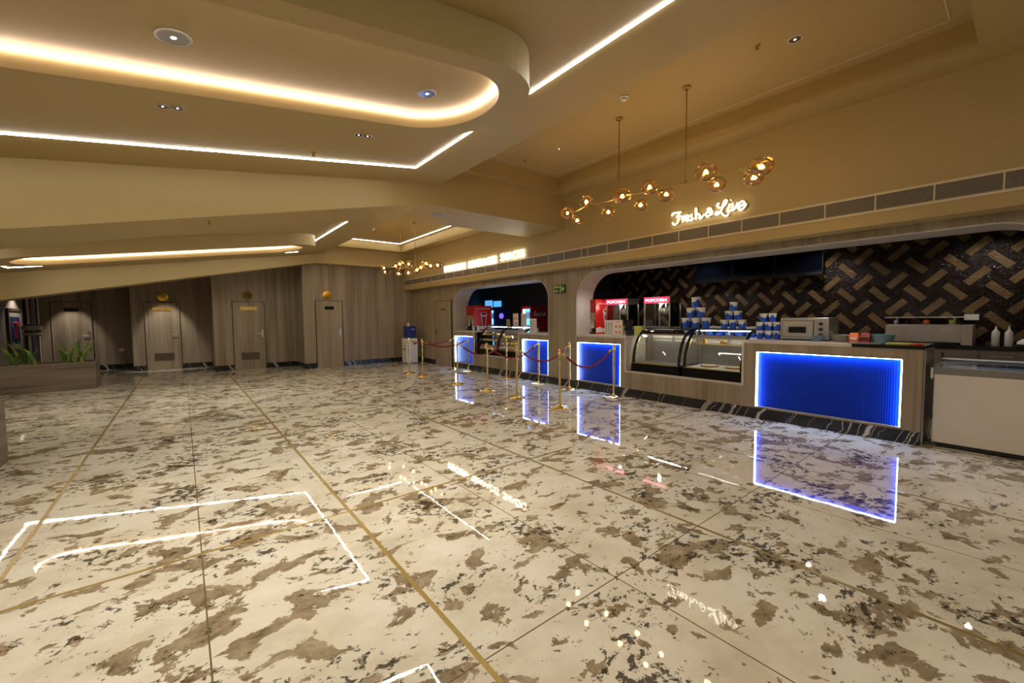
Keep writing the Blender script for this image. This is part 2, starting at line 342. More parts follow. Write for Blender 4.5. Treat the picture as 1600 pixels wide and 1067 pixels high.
# walls behind the camera and to the left
struct('wall_front', MB().box(-4.2, XW, -5.3, -5.15, 0, 4), MT['wood'])
struct('wall_left', MB().box(XL-.15, XL, -5.3, 22, 0, 3.6), MT['mat_'])
# back wall, stepped
BK = [(2.83, 6.4, 13.5), (.70, 2.83, 14.6), (-1.15, .70, 16.3), (-3.3, -1.15, 17.5)]
for k, (x0, x1, y) in enumerate(BK):
    b = MB().box(x0, x1, y, y+.12, 0, 3.6)
    if k < 3:
        yn = BK[k+1][2]; b.box(x0, x0+.12, y+.12, yn+.12, 0, 3.6)
    struct('wall_back', b, MT['wood'])
struct('wall_back', MB().box(-4.05, -3.2, 21.9, 22.05, 0, 3.0).box(-3.3, -3.2, 17.62, 21.9, 0, 3), MT['plaster'])
def base(x0, x1, y0, y1, side):
    struct('baseboard_'+side, MB().box(x0, x1, y0, y1, 0, .15), MT['marble'])
# doors in the back wall: slab, dark reveal line, handle, plate, vent
def door_y(n_, x0, x1, y, ztop, vent, plate, lever=1):
    g = struct('door_%d' % n_, MB().box(x0, x1, y-.03, y-.002, .0, ztop), MT['wood'], bevel=.003)
    gp = MB()
    gp.box(x0-.012, x0, y-.034, y-.002, 0, ztop+.012).box(x1, x1+.012, y-.034, y-.002, 0, ztop+.012).box(x0, x1, y-.034, y-.002, ztop, ztop+.012)
    part('door_gap', gp, MT['gap'], g)
    h = MB(); hx = x1-.07
    h.box(hx-.02, hx+.025, y-.04, y-.03, .95, 1.17).tube([(hx, y-.04, 1.05), (hx, y-.085, 1.05), (hx-.13, y-.085, 1.05)], .01, 8)
    part('door_handle', h, MT['chrome'] if lever else MT['brass'], g)
    if vent:
        v = MB(); vx0, vx1 = x0+.17, x1-.17
        v.box(vx0, vx1, y-.042, y-.03, .28, .50)
        for i in range(7): v.box(vx0+.02, vx1-.02, y-.052, y-.042, .30+i*.027, .315+i*.027, 0)
        part('vent_grille', v, MT['vent'], g)
    c = (x0+x1)/2
    pl = part('name_plate', MB().box(c-plate/2, c+plate/2, y-.04, y-.03, 1.76, 1.86), MT['gold'] if plate > .3 else MT['black'], g)
    return g
door_y(1, 3.17, 3.93, 13.5, 2.02, False, .26)
door_y(2, 1.17, 1.97, 14.6, 2.0, True, .42)
door_y(3, -.85, -.05, 16.3, 2.02, True, .44)
door_y(4, -2.92, -2.10, 17.5, 2.03, False, .3)
for x0, x1, y in ((2.83, 3.15, 13.5), (3.95, 6.3, 13.5), (.70, 1.15, 14.6), (1.99, 2.81, 14.6), (-1.15, -.87, 16.3), (-.03, .68, 16.3), (-3.3, -2.94, 17.5), (-2.08, -1.17, 17.5)):
    base(x0, x1, y-.02, y, 'back')
for x, y0, y1 in ((2.83, 13.5, 14.58), (.70, 14.6, 16.28), (-1.15, 16.3, 17.48)): base(x-.02, x, y0-.02, y1, 'back')
# door discs with HER / HIM
def disc(x, y, txt, label):
    t = thing('door_sign', (x, y, 2.19), label, 'sign')
    part('disc', MB().lathe([(.13, -.006), (.13, .006)], (x, y-.008, 2.19), 32, 0, 'y'), MT['discg'], t)
    if txt:
        tx = face_y(fit(text_mb(txt, 0, .006, .02), .17, .1), y-.016, x-.085, 2.14); part('lettering', tx, MT['ink'], t)
disc(-.42, 16.3, 'HER', 'round gold disc reading HER above the door with the spot-lit panel')
disc(1.55, 14.6, 'HIM', 'round gold disc reading HIM above the washroom door')
disc(3.51, 13.5, None, 'plain round polished gold disc above the door nearest the water cooler')
single('wall_socket', MB().box(-1.55, -1.43, 17.48, 17.5, .55, .63), MT['white'], 'small white double socket low on the dark wood wall', 'socket', bevel=.003)

# ------------------------------------------------------------ right wall with its two rounded arches
A0, A1, B0, B1, ZT = 6.64, 10.72, -.25, 5.83, 2.34
def arch(y0, y1, zt, r0, r1, zlow=0):
    pts = [(y0, zlow)]
    pts += [(y0+r0-r0*math.cos(a), zt-r0+r0*math.sin(a)) for a in [math.pi/2*i/12 for i in range(13)]]
    pts += [(y1-r1+r1*math.sin(a), zt-r1+r1*math.cos(a)) for a in [math.pi/2*i/12 for i in range(13)]]
    pts += [(y1, zlow)]; return pts
pa = arch(A0, A1, 2.31, .45, .6); pb = arch(B0, B1, ZT, .55, .55)
wm = MB(); TOP = 2.43
def over(pts):
    for (ya, za), (yb, zb_) in zip(pts[1:-2], pts[2:-1]):
        wm.hexa([(XW, ya, za), (XW+.12, ya, za), (XW+.12, yb, zb_), (XW, yb, zb_)], [(XW, ya, TOP), (XW+.12, ya, TOP), (XW+.12, yb, TOP), (XW, yb, TOP)])
over(pa); over(pb)
wm.box(XW, XW+.12, -5.2, B0, 0, TOP); wm.box(XW, XW+.12, B1, A0, 0, TOP); wm.box(XW, XW+.12, A1, 13.55, 0, TOP)
struct('wall_right', wm, MT['wood'])
for k, pts in enumerate((pa, pb)):
    tm = MB()
    for (ya, za), (yb, zb_) in zip(pts[:-1], pts[1:]):
        if abs(ya-yb)+abs(za-zb_) < 1e-6: continue
        tm.quad((XW+.0, ya, za), (XW+.5, ya, za), (XW+.5, yb, zb_), (XW+.0, yb, zb_))
    tm2 = MB()
    for q in tm.f:   # give the lining thickness
        a, b_, c, d = [Vector(tm.v[i]) for i in q]; n_ = (b_-a).cross(d-a).normalized()*.014
        cen = Vector((XW, (pts[0][0]+pts[-1][0])/2, 1.2))
        if n_.dot(a-cen) > 0: n_ = -n_
        tm2.add([a, b_, c, d, a+n_, b_+n_, c+n_, d+n_], [(0, 1, 2, 3), (7, 6, 5, 4), (0, 4, 5, 1), (1, 5, 6, 2), (2, 6, 7, 3), (3, 7, 4, 0)])
    struct('trim_%d' % (4+k), tm2, MT['soffit'])
base(XW-.02, XW, B1+.0, A0, 'right'); base(XW-.02, XW, 11.85, 13.48, 'right'); base(XW-.02, XW, A1+.02, 10.78, 'right')
g = struct('door_5', MB().box(XW-.03, XW-.002, 10.8, 11.8, 0, 1.98), MT['wood'])
part('door_gap', MB().box(XW-.034, XW-.002, 10.788, 10.8, 0, 1.99).box(XW-.034, XW-.002, 11.8, 11.812, 0, 1.99).box(XW-.034, XW-.002, 10.8, 11.8, 1.98, 1.992), MT['gap'], g)
part('name_plate', MB().box(XW-.04, XW-.03, 11.18, 11.42, 1.70, 1.76), MT['brass'], g)
part('door_handle', MB().box(XW-.045, XW-.03, 11.72, 11.76, .98, 1.12), MT['brass'], g)
# exit sign
t = thing('exit_sign', (XW-.02, 6.27, 1.96), 'small glowing green emergency exit sign with arrow on the wood pillar between the arches', 'sign')
part('sign_plate', MB().box(XW-.03, XW-.002, 6.12, 6.42, 1.96, 2.14), MT['exitw'], t)
em = face_x(fit(text_mb('EMERGENCY', 0, .003, .01), .13, .045), XW-.033, 6.41, 2.075); part('lettering', em, MT['green'], t); em = (face_x(fit(text_mb('EXIT', 0, .003, .02), .09, .05), XW-.033, 6.40, 1.985))
part('lettering', em, MT['green'], t)
ar = MB().prism([(6.21, 2.04), (6.21, 2.06), (6.175, 2.06), (6.185, 2.09), (6.16, 2.09), (6.13, 2.05), (6.16, 2.01), (6.185, 2.01), (6.175, 2.04)], 'x', XW-.036, XW-.03)
ar.prism([(6.27, 1.985), (6.22, 1.985), (6.22, 2.115), (6.27, 2.115)], 'x', XW-.034, XW-.03)
part('arrow', ar, MT['green'], t)
em = MB(); em.prism([(6.255, 2.1), (6.24, 2.1), (6.235, 2.085), (6.25, 2.08)], 'x', XW-.037, XW-.034); em.prism([(6.262, 2.07), (6.235, 2.075), (6.23, 2.05), (6.24, 2.03), (6.225, 2.0), (6.235, 1.995), (6.25, 2.025), (6.265, 2.0), (6.268, 2.01)], 'x', XW-.037, XW-.034)
part('running_figure', em, MT['exitw'], t)
# grille in the bulkhead
for gi, (g0, g1) in enumerate(((-1.6, 2.06), (2.06, 5.4), (5.4, 9.2), (9.2, 13.42))):
    t = thing('air_grille', (XB, (g0+g1)/2, 2.57), ['long slotted air grille in the bulkhead, section nearest the camera at the right edge', 'slotted air grille section right under the Fresh & Live lettering',
        'slotted air grille section under the end of SNACKS lettering', 'slotted air grille section in the far corner of the bulkhead under the snack lettering'][gi], 'vent', None)
    gm = MB().box(XB-.012, XB, g0, g1, 2.745, 2.77).box(XB-.012, XB, g0, g1, 2.565, 2.59)
    y = g0
    k = 0
    while y < g1-.05:
        gm.box(XB-.011, XB, y, y+.012, 2.59, 2.745); y += .455; k += 1
    part('frame', gm, plain('grille_frame', (.60, .50, .32), .4), t)
    part('backing', MB().box(XB-.004, XB-.001, g0, g1, 2.59, 2.745), MT['gap'], t)
    sl = MB()
    for i in range(9): sl.box(XB-.010, XB-.002, g0, g1, 2.597+i*.0165, 2.604+i*.0165)
    part('slats', sl, plain('grille_slat', (.33, .28, .2), .4), t)

# ------------------------------------------------------------ dropped stadium rings under the ceiling, with cove light
def rrect(x0, x1, y0, y1, r, n=14):
    pts = []
    for cx, cy, a0 in ((x1-r, y1-r, 0), (x0+r, y1-r, 90), (x0+r, y0+r, 180), (x1-r, y0+r, 270)):
        for i in range(n+1):
            a = math.radians(a0+90*i/n); pts.append((cx+r*math.cos(a), cy+r*math.sin(a)))
    return pts
def ring(k, zfun, yc, drop, x0, x1, ho=.65, hi=.50, rec=.12):
    out = rrect(x0, x1, yc-ho, yc+ho, ho*.96); inn = rrect(x0+.25, x1-.25, yc-hi, yc+hi, hi*.96)
    n = len(out); mb = MB(); vs = []
    for (x, y) in out: vs += [(x, y, zfun(x)-.001), (x, y, zfun(x)-drop)]
    for (x, y) in inn: vs += [(x, y, zfun(x)-drop), (x, y, zfun(x)-drop+rec)]
    fs = []
    for i in range(n):
        j = (i+1) % n
        fs += [(2*i, 2*j, 2*j+1, 2*i+1), (2*i+1, 2*j+1, 2*n+2*j, 2*n+2*i), (2*n+2*i, 2*n+2*j, 2*n+2*j+1, 2*n+2*i+1)]
    fs.append(tuple(2*n+2*i+1 for i in range(n))); fs.append(tuple(2*i for i in range(n)))
    mb.add(vs, fs)
    struct('trim_%d' % k, mb, MT['ceil'])
    cv = MB(); inn2 = rrect(x0+.25+.014, x1-.25-.014, yc-hi+.014, yc+hi-.014, (hi-.014)*.96)
    cv.tube([(x, y, zfun(x)-drop+rec-.022) for x, y in inn2], .013, 6, 0, True)
    return cv
NR = ring(6, zn, 2.86, .25, -2.2, 2.27)
single('cove_light', NR, MT['cove'], 'warm glowing cove light inside the nearer rounded ceiling ring', 'light strip', 'cove lights')
FR = ring(7, zf, 9.72, .225, -2.25, 2.30)
single('cove_light', FR, MT['cove'], 'warm glowing cove light inside the farther low rounded ceiling ring', 'light strip', 'cove lights')
BR = ring(8, zn, -3.4, .25, -2.2, 2.27)
single('cove_light', BR, MT['cove'], 'unseen warm cove light added inside the ceiling ring behind the viewer', 'light strip', 'cove lights')  # out of view, added with the rear bay to light the room
def strip_loop(zfun, x0, x1, y0, y1, w_=.02, t_=.008):
    mb = MB()
    def seg(xa, xb, ya, yb):
        mb.hexa([(xa, ya, zfun(xa)-t_), (xb, ya, zfun(xb)-t_), (xb, yb, zfun(xb)-t_), (xa, yb, zfun(xa)-t_)], [(xa, ya, zfun(xa)-.0005), (xb, ya, zfun(xb)-.0005), (xb, yb, zfun(xb)-.0005), (xa, yb, zfun(xa)-.0005)])
    seg(x0, x1, y1-w_, y1+w_); seg(x0, x1, y0-w_, y0+w_); seg(x1-w_, x1+w_, y0+w_, y1-w_); seg(x0-w_, x0+w_, y0+w_, y1-w_)
    return mb
single('led_strip', strip_loop(zn, -2.55, 2.51, .28, 5.18, .0095), MT['led'], 'long white rectangular LED line around the nearer ceiling ring', 'light strip', 'ceiling led lines')
single('led_strip', strip_loop(zf, -2.55, 2.45, 7.3, 12.2, .0105), MT['led'], 'white rectangular LED line around the farther low ceiling ring', 'light strip', 'ceiling led lines')
single('led_strip', strip_loop(zn, -2.55, 2.51, -4.9, -1.4, .0095), MT['led'], 'unseen white LED line added in the ceiling behind the viewer', 'light strip', 'ceiling led lines')  # unseen LED loop, added as a light source behind the camera
single('led_strip', strip_loop(lambda x: TZ, TX0+.17, TX1-.17, TY0+.17, TY1-.15, .006, .004), MT['ledoff'], 'thin unlit line light around the tray ceiling above the large chandelier', 'light strip')
single('led_strip', strip_loop(lambda x: FZ, FX0+.12, FX1-.14, FY0+.14, FY1-.14, .010), MT['ledt'], 'lit white line around the small tray ceiling above the far chandelier', 'light strip')

# ------------------------------------------------------------ downlights, detectors, sprinklers, speaker
SPN = []
def downlight(x, y, z, label, power=SPOT, r=.055, slope=0, n=1, col=(1, .94, .84), aim=None, cone=95, group=None, name='downlight'):
    t = thing(name, (x, y, z), label, 'light', group)
    for i in range(n):
        rm = MB(); ln = MB(); rf = MB()
        cx = x+(i-(n-1)/2)*(.09 if z > 2.6 else 0); cy = y+(i-(n-1)/2)*(.0 if z > 2.6 else .13)
        rm.lathe([(r*1.18, -.006), (r*1.2, -.001), (r*1.0, -.001), (r*.98, -.006)], (cx, cy, z), 24)
        rm.f.pop(); rm.m.pop(); rm.s.pop(); rm.f.pop(); rm.m.pop(); rm.s.pop()
        rf.lathe([(r*.99, -.004), (r*.5, -.0015)], (cx, cy, z), 24); rf.f.pop(); rf.m.pop(); rf.s.pop()
        ln.lathe([(r*.5, -.0032), (r*.0001, -.0045)], (cx, cy, z), 20)
        if z > 2.6 and x < KX and y < 13:
            for q in (rm, rf, ln): q.v = [(v[0], v[1], v[2]+(.137 if y < 6 else .15)*(v[0]-x)) for v in q.v]
        part('trim_ring', rm, MT['white'], t); part('reflector', rf, MT['refl'], t); part('lens', ln, MT['spot'], t)
    la = bpy.data.lights.new('downlight_lamp', 'SPOT'); la.energy = power; la.color = col; la.spot_size = math.radians(cone); la.spot_blend = .6; la.shadow_soft_size = .04
    lo = bpy.data.objects.new('lamp', la); COL.objects.link(lo); lo.parent = t; lo.location = (0, 0, -.03)
    if aim:
        d = Vector(aim)-Vector((x, y, z)); lo.rotation_euler = d.to_track_quat('-Z', 'Y').to_euler()
    if slope:
        pass
    return t
RD = .1315
downlight(.03, 2.95, zn(.03)-RD, 'large round recessed downlight inside the nearer ceiling ring, left one', SPOT, .07)
downlight(1.56, 2.99, zn(1.56)-RD, 'round recessed downlight inside the nearer ceiling ring, near its rounded end', SPOT, .06)
downlight(0.0, 4.23, zn(0)-.001, 'small twin recessed downlight between the ring and the LED line, left one', SPOT, .035, n=2)
downlight(1.52, 4.31, zn(1.52)-.001, 'small twin recessed downlight left of the corner of the LED line', SPOT, .035, n=2)
downlight(4.64, 1.51, TZ-.001, 'recessed downlight in the tray ceiling beyond the sprinkler, nearest the camera', SPOT*.5, .05)
downlight(4.67, 4.67, TZ-.001, 'tiny recessed downlight at the far end of the tray ceiling', SPOT*.5, .03)
downlight(1.6, 9.75, zf(1.6)-.1065, 'recessed downlight inside the farther ceiling ring, right one', SPOT, .06)
downlight(-.6, 9.75, zf(-.6)-.1065, 'recessed downlight inside the farther ceiling ring, left one', SPOT, .06)
downlight(1.5, 7.15, zf(1.5)-.001, 'recessed downlight just past the sloping beam', SPOT, .04)
downlight(.8, -3.4, zn(.8)-RD, 'unseen downlight added in the ring behind the viewer', SPOT, .06)  # unseen lamp added to light the room from behind
downlight(.8, .9, zn(.8)-.001, 'recessed downlight in the ceiling just above the viewer', SPOT*.4, .05)
downlight(4.6, -1.6, SZ-.001, 'unseen downlight added in the flat ceiling behind the viewer', SPOT, .06)  # another added lamp out of view, fills the room with light
downlight(-3.55, 18.8, alcove_z(-3.5)-.001, 'added downlight brightening the framed pictures at the far left', 40, .05, cone=120)  # lamp added to brighten the dark picture wall
COOL = (1, .9, .86)
downlight(-.42, 15.35, alcove_z(-.42)-.001, 'downlight in the alcove throwing a pool of light on the HER door', 80, .05, aim=(-.35, 16.3, .75), cone=50, col=COOL)
downlight(-2.5, 16.6, alcove_z(-2.5)-.001, 'downlight in the last alcove lighting the leftmost door', 50, .05, aim=(-2.5, 17.5, .8), cone=50, col=COOL)
for y, gx, lab in ((10.55, 6.55, 'recessed soffit light at the far end of the smaller arch'), (7.25, 6.6, 'recessed soffit light at the near end of the smaller arch')):
    downlight(gx, y, 2.309, lab, 9, .035, col=(.85, .87, 1), cone=120)
for y, lab in ((1.62, 'twin recessed soffit light in the big arch above the oven'), (5.2, 'twin recessed soffit light in the big arch above the menu cards')):
    downlight(6.5, y, ZT-.002, lab, 16, .035, n=2, col=(1, .93, .88), cone=130)
for y in (.4, 2.2, 4.2): downlight(8.05, y, 2.749, 'unseen added kitchen ceiling light above %s' % {.4: 'the prep station', 2.2: 'the wall screens', 4.2: 'the popcorn machines'}[y], 20, .03, col=(1, .92, .84), cone=130)  # hidden lamps added close to the wall to put sparkles on the tiles
downlight(7.6, 9.6, 2.749, 'recessed ceiling light in the smaller kiosk', 6, .045, col=(.8, .85, 1), cone=120)
def detector(x, y, z, label):
    t = thing('smoke_detector', (x, y, z), label, 'smoke detector')
    part('base', MB().lathe([(.05, 0), (.05, -.018), (.044, -.022)], (x, y, z), 24), MT['white'], t)
    part('chamber', MB().lathe([(.036, -.02), (.034, -.045), (.02, -.055)], (x, y, z), 24), MT['white'], t)
detector(4.2, 3.12, TZ, 'white smoke detector on the tray ceiling between LED line and chandelier'); detector(4.02, 10.86, FZ, 'white smoke detector on the small far tray ceiling')
def sprinkler(x, y, z, label):
    t = thing('sprinkler', (x, y, z), label, 'sprinkler')
    part('escutcheon', MB().lathe([(.03, 0), (.024, -.008)], (x, y, z), 16), MT['brass'], t)
    part('head', MB().tube([(x, y, z-.006), (x, y, z-.04)], .008, 8).lathe([(.02, -.045), (.02, -.04)], (x, y, z), 12), MT['brass'], t)
sprinkler(4.46, 1.77, TZ, 'brass sprinkler head in the tray ceiling near its camera end'); sprinkler(4.55, 5.35, TZ, 'brass sprinkler head at the far end of the large tray ceiling')
sprinkler(1.2, 4.96, zn(1.2), 'brass sprinkler head beside the far side of the near LED line'); sprinkler(.3, 6.1, zb(.3), 'brass sprinkler head under the sloping beam')
t = thing('ceiling_speaker', (3.47, 6.34, 3.2), 'flush round grey ceiling speaker under the level part of the beam', 'speaker')
part('rim', MB().lathe([(.13, 0), (.13, -.006), (.115, -.008)], (3.47, 6.34, 3.2), 32), MT['lgrey'], t); part('grille', MB().lathe([(.112, -.004), (.112, -.009)], (3.47, 6.34, 3.2), 32), MT['grey'], t)

# ------------------------------------------------------------ chandeliers
def chandelier(x, rods, ztop, zbar, globes, label, ends, rs=1.0):
    """rods: y of the two rods; globes: (dx, y, z, r)"""
    cy = sum(rods)/2; t = thing('chandelier', (x, cy, ztop), label, 'chandelier')
    for y in rods:
        c = part('canopy', MB().lathe([(.045, 0), (.045, -.018), (.03, -.026)], (x, y, ztop), 24), MT['brass'], t)
        part('rod', MB().tube([(x, y, ztop-.02), (x, y, zbar(y))], .007, 8).lathe([(.012, .05), (.022, .0), (.012, -.012)], (x, y, zbar(y)), 12), MT['brass'], t)
    n = 24; y0, y1 = ends
    part('bar', MB().tube([(x+.03*math.sin(i*1.1), y0+(y1-y0)*i/n, zbar(y0+(y1-y0)*i/n)) for i in range(n+1)], .006, 8), MT['brass'], t)
    for (dx, y, z, r_) in globes:
        c = Vector((x+dx, y, z)); j = Vector((x, y+.12 if y+.12 < max(ends) else y-.12, 0)); j.z = zbar(j.y)
        d = (j-c).normalized()
        a = part('arm', MB().tube([tuple(j), tuple(c+d*r_*.72)], .005, 6).tube([tuple(c+d*(r_*1.05)), tuple(c+d*r_*.55)], [.012, .014], 10), MT['brass'], t)
        gl = part('globe', MB().sphere(tuple(c), r_, 20, 12, 0, .86), MT['smoke'], t)
        part('bulb', MB().sphere(tuple(c), .017*rs, 10, 8, 0, 1.3), MT['bulb'], gl)
        la = bpy.data.lights.new('bulb_lamp', 'POINT'); la.energy = BULB; la.color = (1, .74, .42); la.shadow_soft_size = .03
        lo = bpy.data.objects.new('bulb_light', la); COL.objects.link(lo); lo.parent = gl; lo.location = c-Vector(t['_loc'])
    return t
CX = 4.6
G1 = [(-.1, 4.33, 2.98, .10), (.12, 4.34, 2.905, .085), (-.12, 3.95, 3.06, .095), (.12, 3.76, 2.915, .095), (-.1, 3.36, 3.00, .115), (.13, 3.245, 2.90, .085), (-.12, 2.95, 3.01, .10), (.12, 2.875, 2.95, .105), (-.12, 2.263, 3.0, .115), (.12, 2.26, 2.91, .10), (.1, 1.867, 2.88, .1), (-.1, 1.72, 2.905, .11)]
chandelier(CX, (3.49, 2.56), TZ, lambda y: 3.0+.03*math.sin(y*2.1), G1, 'large branching brass chandelier with twelve smoked glass globes, in front of the Fresh & Live lettering', (4.5, 1.7))
G2 = [(.0, 11.66, 2.915, .1), (.1, 11.85, 2.83, .085), (-.1, 10.6, 2.86, .085), (.0, 10.57, 2.91, .115), (.1, 10.88, 2.69, .085), (.0, 10.01, 2.85, .105), (.1, 10.26, 2.66, .095), (-.1, 9.34, 2.63, .09), (.0, 9.32, 2.697, .095), (.0, 9.05, 2.764, .105), (.1, 9.01, 2.71, .09), (0, 8.48, 2.66, .09)]
chandelier(CX, (10.5, 9.63), FZ, lambda y: 2.76+.02*math.sin(y*2), G2, 'smaller-looking far chandelier of smoked globes hanging before the snack lettering', (11.6, 8.6), 1.3)

# ------------------------------------------------------------ illuminated lettering on the bulkhead
STROKES = [[(3.526, 2.988), (3.517, 3.02), (3.471, 3.023), (3.426, 3.023), (3.376, 3.017)], [(3.416, 3.017), (3.42, 2.967), (3.424, 2.909), (3.451, 2.856), (3.497, 2.851), (3.516, 2.888)], [(3.452, 2.957), (3.402, 2.955)],
 [(3.371, 2.958), (3.357, 2.913), (3.347, 2.866)], [(3.354, 2.921), (3.335, 2.946), (3.308, 2.945)],
 [(3.317, 2.906), (3.273, 2.906), (3.26, 2.936), (3.286, 2.953), (3.308, 2.929), (3.298, 2.878), (3.268, 2.868), (3.246, 2.884)],
 [(3.204, 2.949), (3.23, 2.938), (3.212, 2.91), (3.194, 2.883), (3.211, 2.861), (3.242, 2.875)],
 [(3.15, 3.03), (3.15, 2.936), (3.15, 2.863)], [(3.15, 2.903), (3.12, 2.94), (3.093, 2.92), (3.093, 2.871), (3.068, 2.866), (3.027, 2.914)],
 [(2.898, 2.936), (2.937, 2.889), (2.969, 2.867), (2.998, 2.893), (2.987, 2.93), (2.938, 2.936), (2.927, 2.965), (2.947, 2.985), (2.975, 2.975), (2.954, 2.932), (2.913, 2.884)],
 [(2.814, 3.027), (2.841, 3.002), (2.813, 2.965), (2.766, 2.963), (2.725, 2.992), (2.707, 3.034), (2.73, 3.046), (2.752, 3.013), (2.766, 2.955), (2.788, 2.906), (2.827, 2.875), (2.866, 2.883), (2.851, 2.911), (2.796, 2.892), (2.749, 2.852), (2.711, 2.829), (2.685, 2.847)],
 [(2.669, 2.987), (2.683, 2.945), (2.697, 2.902), (2.682, 2.876), (2.652, 2.893)], [(2.657, 3.03), (2.652, 3.035)], [(2.632, 2.987), (2.635, 2.942), (2.637, 2.89), (2.608, 2.899), (2.58, 2.946), (2.566, 2.98)],
 [(2.557, 2.918), (2.507, 2.93), (2.48, 2.961), (2.501, 2.984), (2.537, 2.966), (2.558, 2.926), (2.549, 2.887), (2.513, 2.872), (2.471, 2.908), (2.458, 2.942)]]
def smooth_path(P, n=5):
    P = [P[0]]+list(P)+[P[-1]]; out = []
    for i in range(1, len(P)-2):
        for k in range(n):
            t_ = k/n; q = []
            for c in range(2):
                a, b_, c_, d = P[i-1][c], P[i][c], P[i+1][c], P[i+2][c]
                q.append(.5*(2*b_+(c_-a)*t_+(2*a-5*b_+4*c_-d)*t_*t_+(3*b_-a-3*c_+d)*t_**3))
            out.append(tuple(q))
    out.append(P[-1]); return out
t = thing('lettering_sign', (XB, 2.99, 2.83), 'glowing white script lettering reading Fresh & Live on the bulkhead', 'sign')
lm = MB(); bk = MB()
for st in STROKES:
    q = smooth_path(st); lm.tube([(XB-.045, y, z) for y, z in q], .0098, 6); bk.tube([(XB-.018, y-.012, z+.006) for y, z in q], .012, 6)
part('lit_face', lm, MT['sign'], t); part('letter_back', bk, MT['brass'], t)
t = thing('lettering_sign', (XB, 8.8, 2.7), 'glowing white block lettering reading POPCORN BEVERAGES SNACKS on the bulkhead', 'sign')
for wd, ya, yb in (('POPCORN', 10.6, 9.52), ('BEVERAGES', 9.33, 8.10), ('SNACKS', 7.93, 7.06)):
    part('lit_word', face_x(fit(text_mb(wd, 0, .03, .0), ya-yb, .17), XB-.03, ya, 2.775+(.02 if wd == 'SNACKS' else 0)), MT['sign'], t)

# ------------------------------------------------------------ counters
ZC = 1.10
def panel(parent, y0, y1, glow_r=True):
    z0, z1 = .175, .945
    pnl = part('blue_panel', MB().box(XW+.045, XW+.06, y0, y1, z0, z1), MT['blueac'], parent)
    ls = MB().box(XW+.008, XW+.04, y0+.012, y1-.012, z1-.006, z1-.001)
    ls.box(XW+.008, XW+.04, y1-.012, y1-.001, z0, z1-.012).box(XW+.008, XW+.04, y0+.001, y0+.012, z0, z1-.012)
    part('edge_light', ls, MT['ledblue'], pnl)
    return pnl
def counter_block(mb, y0, y1, p0, p1):
    z0, z1 = .175, .945; t1 = 1.06
    mb.box(XW, XW+.045, y0, p0, .15, t1); mb.box(XW, XW+.045, p1, y1, .15, t1); mb.box(XW, XW+.045, p0, p1, z1, t1); mb.box(XW, XW+.045, p0, p1, .15, z0)
    mb.box(XW+.06, XW+.62, y0, y1, .15, t1)
t = thing('service_counter', (XW+.3, 3.3, 0), 'long wood-fronted counter in the big arch with two blue lit panels and black marble plinth', 'counter')
cb = MB(); counter_block(cb, 4.62, 5.82, 4.735, 5.80); counter_block(cb, .74, 2.60, .905, 2.42)
cb.box(XW, XW+.62, 2.6, 4.62, .15, .455)
part('body', cb, MT['cwood'], t)
part('plinth', MB().box(XW-.006, XW+.6, .745, 5.82, 0, .15), MT['marble'], t)
for a_, b_ in ((4.60, 5.82), (.735, 2.60)): part('worktop', MB().box(XW-.008, XW+.66, a_, b_, 1.06, ZC), MT['lgrey'], t, bevel=.004)
part('worktop_edge', MB().box(XW-.012, XW+.67, .73, 1.36, 1.062, ZC+.002), MT['black'], t)
part('case_frame', MB().box(XW-.004, XW+.04, 2.58, 4.64, .445, .475).box(XW-.004, XW+.6, 4.60, 4.64, .475, 1.06).box(XW-.004, XW+.6, 2.58, 2.61, .475, 1.06), MT['lgrey'], t)
part('side_panel', MB().box(XW+.05, XW+.66, .725, .741, 0, 1.06), MT['steel'], t)
panel(t, 4.735, 5.80); panel(t, .905, 2.42)
t = thing('service_counter', (XW+.3, 8.6, 0), 'smaller wood-fronted counter in the far arch with two blue lit panels behind the rope posts', 'counter')
cb = MB(); counter_block(cb, 6.65, 7.70, 6.66, 7.55); counter_block(cb, 9.58, 10.71, 9.71, 10.66); cb.box(XW, XW+.62, 7.70, 9.58, .15, .455)
part('body', cb, MT['cwood'], t)
part('plinth', MB().box(XW-.006, XW+.6, 6.65, 10.71, 0, .15), MT['marble'], t)
for a_, b_ in ((6.65, 7.70), (9.58, 10.71)): part('worktop', MB().box(XW-.008, XW+.66, a_, b_, 1.06, ZC), MT['lgrey'], t, bevel=.004)
part('case_frame', MB().box(XW-.004, XW+.04, 7.66, 9.62, .445, .475).box(XW-.004, XW+.6, 9.58, 9.62, .475, 1.06).box(XW-.004, XW+.6, 7.66, 7.70, .475, 1.06), MT['lgrey'], t)
panel(t, 6.66, 7.55); panel(t, 9.71, 10.66)

